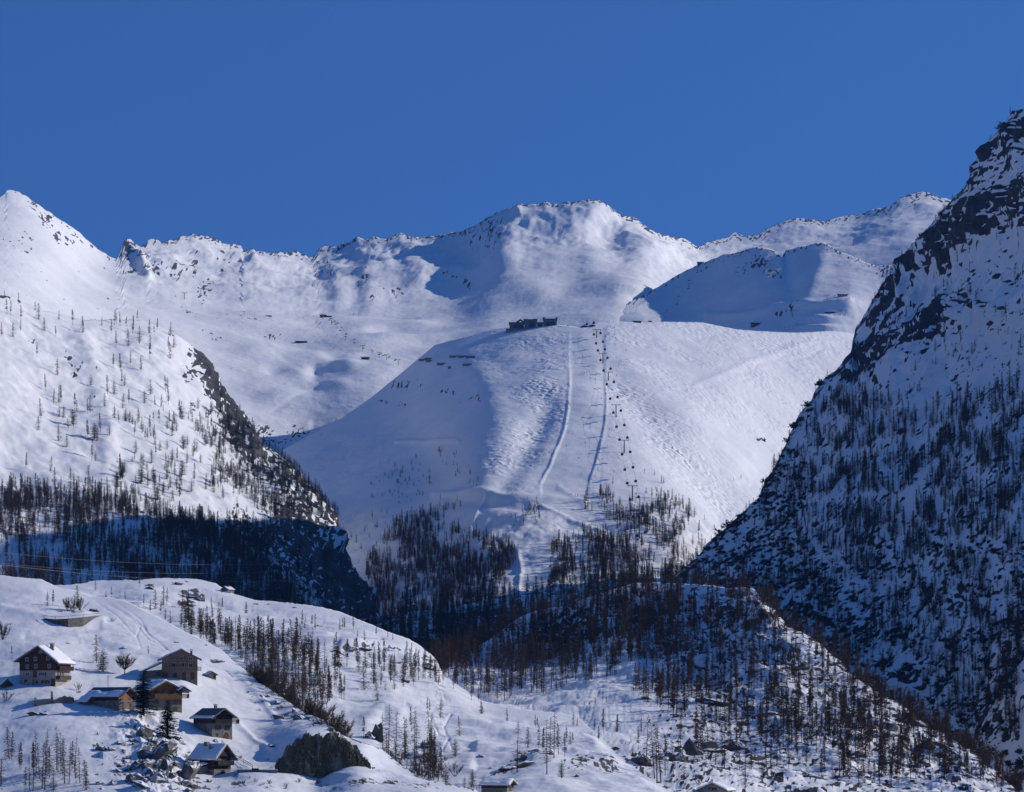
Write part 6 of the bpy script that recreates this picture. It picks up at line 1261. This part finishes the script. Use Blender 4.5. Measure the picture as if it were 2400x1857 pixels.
# snow fences on the shaded shoulder of the dome
for (x0, x1, y) in [(400,440,372),(432,474,368),(438,474,378),(490,532,386),(543,558,399),(556,602,352),(600,640,349),(636,664,348),(664,682,346),(618,668,387)]:
    ua, ub = 800 + x0 / 2.184, 800 + x1 / 2.184; v = 680 + y / 2.184; a, b = LD.pt(ua, v), LD.pt(ub, v); a.z = b.z = (a.z + b.z) / 2; a.y = b.y = (a.y + b.y) / 2
    o = tag(empty('snow_fence', a), 'dark slatted snow fence on the shaded shoulder of the ski hill', 'snow fence', 'snow fences on the dome'); L_ = b.x - a.x
    for k in range(5): w = MB(); w.box(0, L_, -.05, .05, .5 + k * .62, .98 + k * .62); w.build('slat', wood_black, o)
    for t in np.linspace(.2, L_ - .2, max(2, int(L_ / 4))): w = MB(); w.box(t - .1, t + .1, .055, .25, -1, 3.6); w.build('post', dark_steel, o)

# high voltage pylon in the dark valley, with its wires
pb = LV.pt(690, 1484); oP = tag(empty('power_pylon', pb), 'steel lattice pylon rising behind the snowy hill', 'pylon'); kp = pb.y / F; hgt = (1484 - 1318) * kp
w = MB()
def lat(z, r): return [Vector((sx * r, sy * r, z)) for sx, sy in ((-1, -1), (1, -1), (1, 1), (-1, 1))]
lv = [(0, 3.0), (hgt * .22, 2.3), (hgt * .42, 1.7), (hgt * .6, 1.2), (hgt * .76, .8), (hgt * .9, .6), (hgt, .1)]
for (z0, r0), (z1, r1) in zip(lv[:-1], lv[1:]):
    A_, B_ = lat(z0, r0), lat(z1, r1)
    for q in range(4):
        w.tube(A_[q], B_[q], .12, None, 4); w.tube(A_[q], B_[(q + 1) % 4], .07, None, 4); w.tube(A_[(q + 1) % 4], B_[q], .07, None, 4); w.tube(B_[q], B_[(q + 1) % 4], .07, None, 4)
w.build('lattice', steel, oP)
ends = []
for z, L_ in ((hgt * .76, 5.0), (hgt * .9, 3.6)):
    w = MB(); w.tube((-L_, 0, z), (L_, 0, z), .12, None, 4); w.tube((-L_, 0, z), (0, 0, z + 1.3), .08, None, 4); w.tube((L_, 0, z), (0, 0, z + 1.3), .08, None, 4); w.build('arm', steel, oP)
    ends += [pb + Vector((-L_, 0, z - .6)), pb + Vector((L_, 0, z - .6))]
ends = [pb + Vector((0, 0, hgt)), ends[0], ends[1], ends[2]]
for e, dv, nm in zip(ends, (0, 0, 3, 6), ('topmost earth wire', 'upper power line', 'middle power line', 'lowest power line')):
    far_ = Vector(((-260 - 1200) / F * 1500, 1500, 1500 * (H - (1262 + (0 if dv == 0 and 'topmost' in nm else 22) + dv)) / F))
    cable('power_line', [far_, e], .05, cable_m, 'thin %s running from the lattice pylon over the dark forest' % nm, 'power line', 6.0, 24)

# ------------------------------------------------------------------ skiers
def skier_mesh():
    me = bpy.data.meshes.new('body'); J = [(0,0,.92),(0,-.04,1.2),(0,-.12,1.45),(0,-.14,1.58),(0,-.16,1.72),(.1,0,.9),(.14,-.16,.5),(.14,.02,.08),(-.1,0,.9),(-.14,-.16,.5),(-.14,.02,.08),(.2,-.1,1.42),(.33,-.25,1.15),(.3,-.48,1.1),(-.2,-.1,1.42),(-.33,-.25,1.15),(-.3,-.48,1.1),(.14,-.18,.04),(-.14,-.18,.04),(0,-.17,1.82)]
    E = [(0,1),(1,2),(2,3),(3,4),(0,5),(5,6),(6,7),(0,8),(8,9),(9,10),(2,11),(11,12),(12,13),(2,14),(14,15),(15,16),(7,17),(10,18),(4,19)]
    R_ = [.16,.17,.18,.07,.12,.13,.10,.08,.13,.10,.08,.11,.08,.06,.11,.08,.06,.07,.07,.09]
    me.from_pydata(J, E, []); ob = bpy.data.objects.new('tmp', me); C.objects.link(ob)
    md = ob.modifiers.new('s', 'SKIN'); 
    for sv, r in zip(me.skin_vertices[0].data if me.skin_vertices else [], R_): sv.radius = (r, r)
    me.skin_vertices[0].data[0].use_root = True
    ob.modifiers.new('d', 'SUBSURF').levels = 1
    bpy.context.view_layer.update(); dg = bpy.context.evaluated_depsgraph_get(); out = bpy.data.meshes.new_from_object(ob.evaluated_get(dg)); bpy.data.objects.remove(ob); return out
try: body = skier_mesh()
except Exception: body = None
suits = [mat_var('dark_ski_suit', (.015, .015, .02), (.04, .04, .05), 2), mat_var('red_ski_suit', (.25, .02, .02), (.4, .05, .04), 2), mat_var('blue_ski_suit', (.02, .05, .2), (.04, .1, .32), 2)]
sk = MB()
for s_ in (-.14, .14): sk.box(s_ - .045, s_ + .045, -.95, .75, -.02, .02)
ski_me = sk.mesh('skis', dark_steel)
if body:
    bodies = []
    for m_ in suits: b_ = body.copy(); b_.materials.clear(); b_.materials.append(m_); bodies.append(b_)
    pp = [(1322,800),(1321,812),(1321,828),(1322,844),(1324,858),(1338,862),(1365,830),(1370,815),(1398,842),(1366,872),(1370,874),(1375,873),(1362,876),(1368,878),(1455,848),(1468,818),(1436,790),(1441,785),(1443,792),(1410,935),(1395,950),(1428,945),(1430,975),(1429,1005),(1428,1028),(1423,1050),(1412,1078),(1400,1102),(1387,1122),(1383,1143),(1331,993),(1328,1047),(1357,1074),(1372,1040),(1385,1000),(1350,905),(1450,858),(1446,878),(1422,772),(1430,768),(1440,770),(1450,766),(1408,776),(1340,1160),(1348,1161),(1354,1162),(1336,1159),(1237,1168),(1210,1162),(1200,1160),(1365,1187),(1310,1200),(1330,1215)]
    for i, (u, v) in enumerate(pp):
        c = (0, 0, 1, 0, 2, 0)[i % 6]; o = empty('person', LD.pt(u, v, -.06), random.uniform(-1.5, 1.5)); link('body', bodies[c], o); link('skis', ski_me, o); o.scale = (1.15, 1.15, 1.15)
        tag(o, 'skier in a %s suit standing on skis on the ski hill' % ('dark', 'red', 'blue')[c], 'person', 'skiers in %s on the ski hill' % ('dark', 'red', 'blue')[c])
    pp = [(736,804),(739,803),(743,804),(746,805),(749,805),(774,811),(782,816),(760,780),(767,793),(790,790),(748,770),(712,751),(735,746),(752,756),(872,848),(880,847)]
    for i, (u, v) in enumerate(pp):
        o = empty('person', LM.pt(u, v, -.06), random.uniform(-1.5, 1.5)); link('body', bodies[0], o); link('skis', ski_me, o); o.scale = (1.2, 1.2, 1.2); tag(o, 'tiny skier in dark clothing by the far bowl chairlift', 'person', 'skiers in the far bowl')
    for i, (u, v) in enumerate([(1860,772),(1866,764),(1870,758),(1872,763),(1900,752),(1985,712),(1990,708),(1998,702),(1840,768),(1850,766)]):
        o = empty('person', LH.pt(u, v, -.06), random.uniform(-1.5, 1.5)); link('body', bodies[0], o); link('skis', ski_me, o); o.scale = (1.2, 1.2, 1.2); tag(o, 'tiny skier in dark clothing near the snowy knoll lifts', 'person', 'skiers by the knoll lifts')
# slalom gates marking the piste edge
for i, (u, v) in enumerate([(1334,798),(1336,815),(1337,832),(1419,905),(1420,925),(1420,960),(1418,985),(1412,1030),(1404,1060),(1396,1085)]):
    m = MB(); m.tube((0, 0, -.3), (0, 0, 2.4), .09, None, 5); m.box(-.4, .4, -.06, .06, 1.6, 2.4); o = m.build('piste_marker', suits[1]); o.location = LD.pt(u, v); tag(o, 'thin red piste marker pole along the groomed run', 'marker pole', 'piste markers')
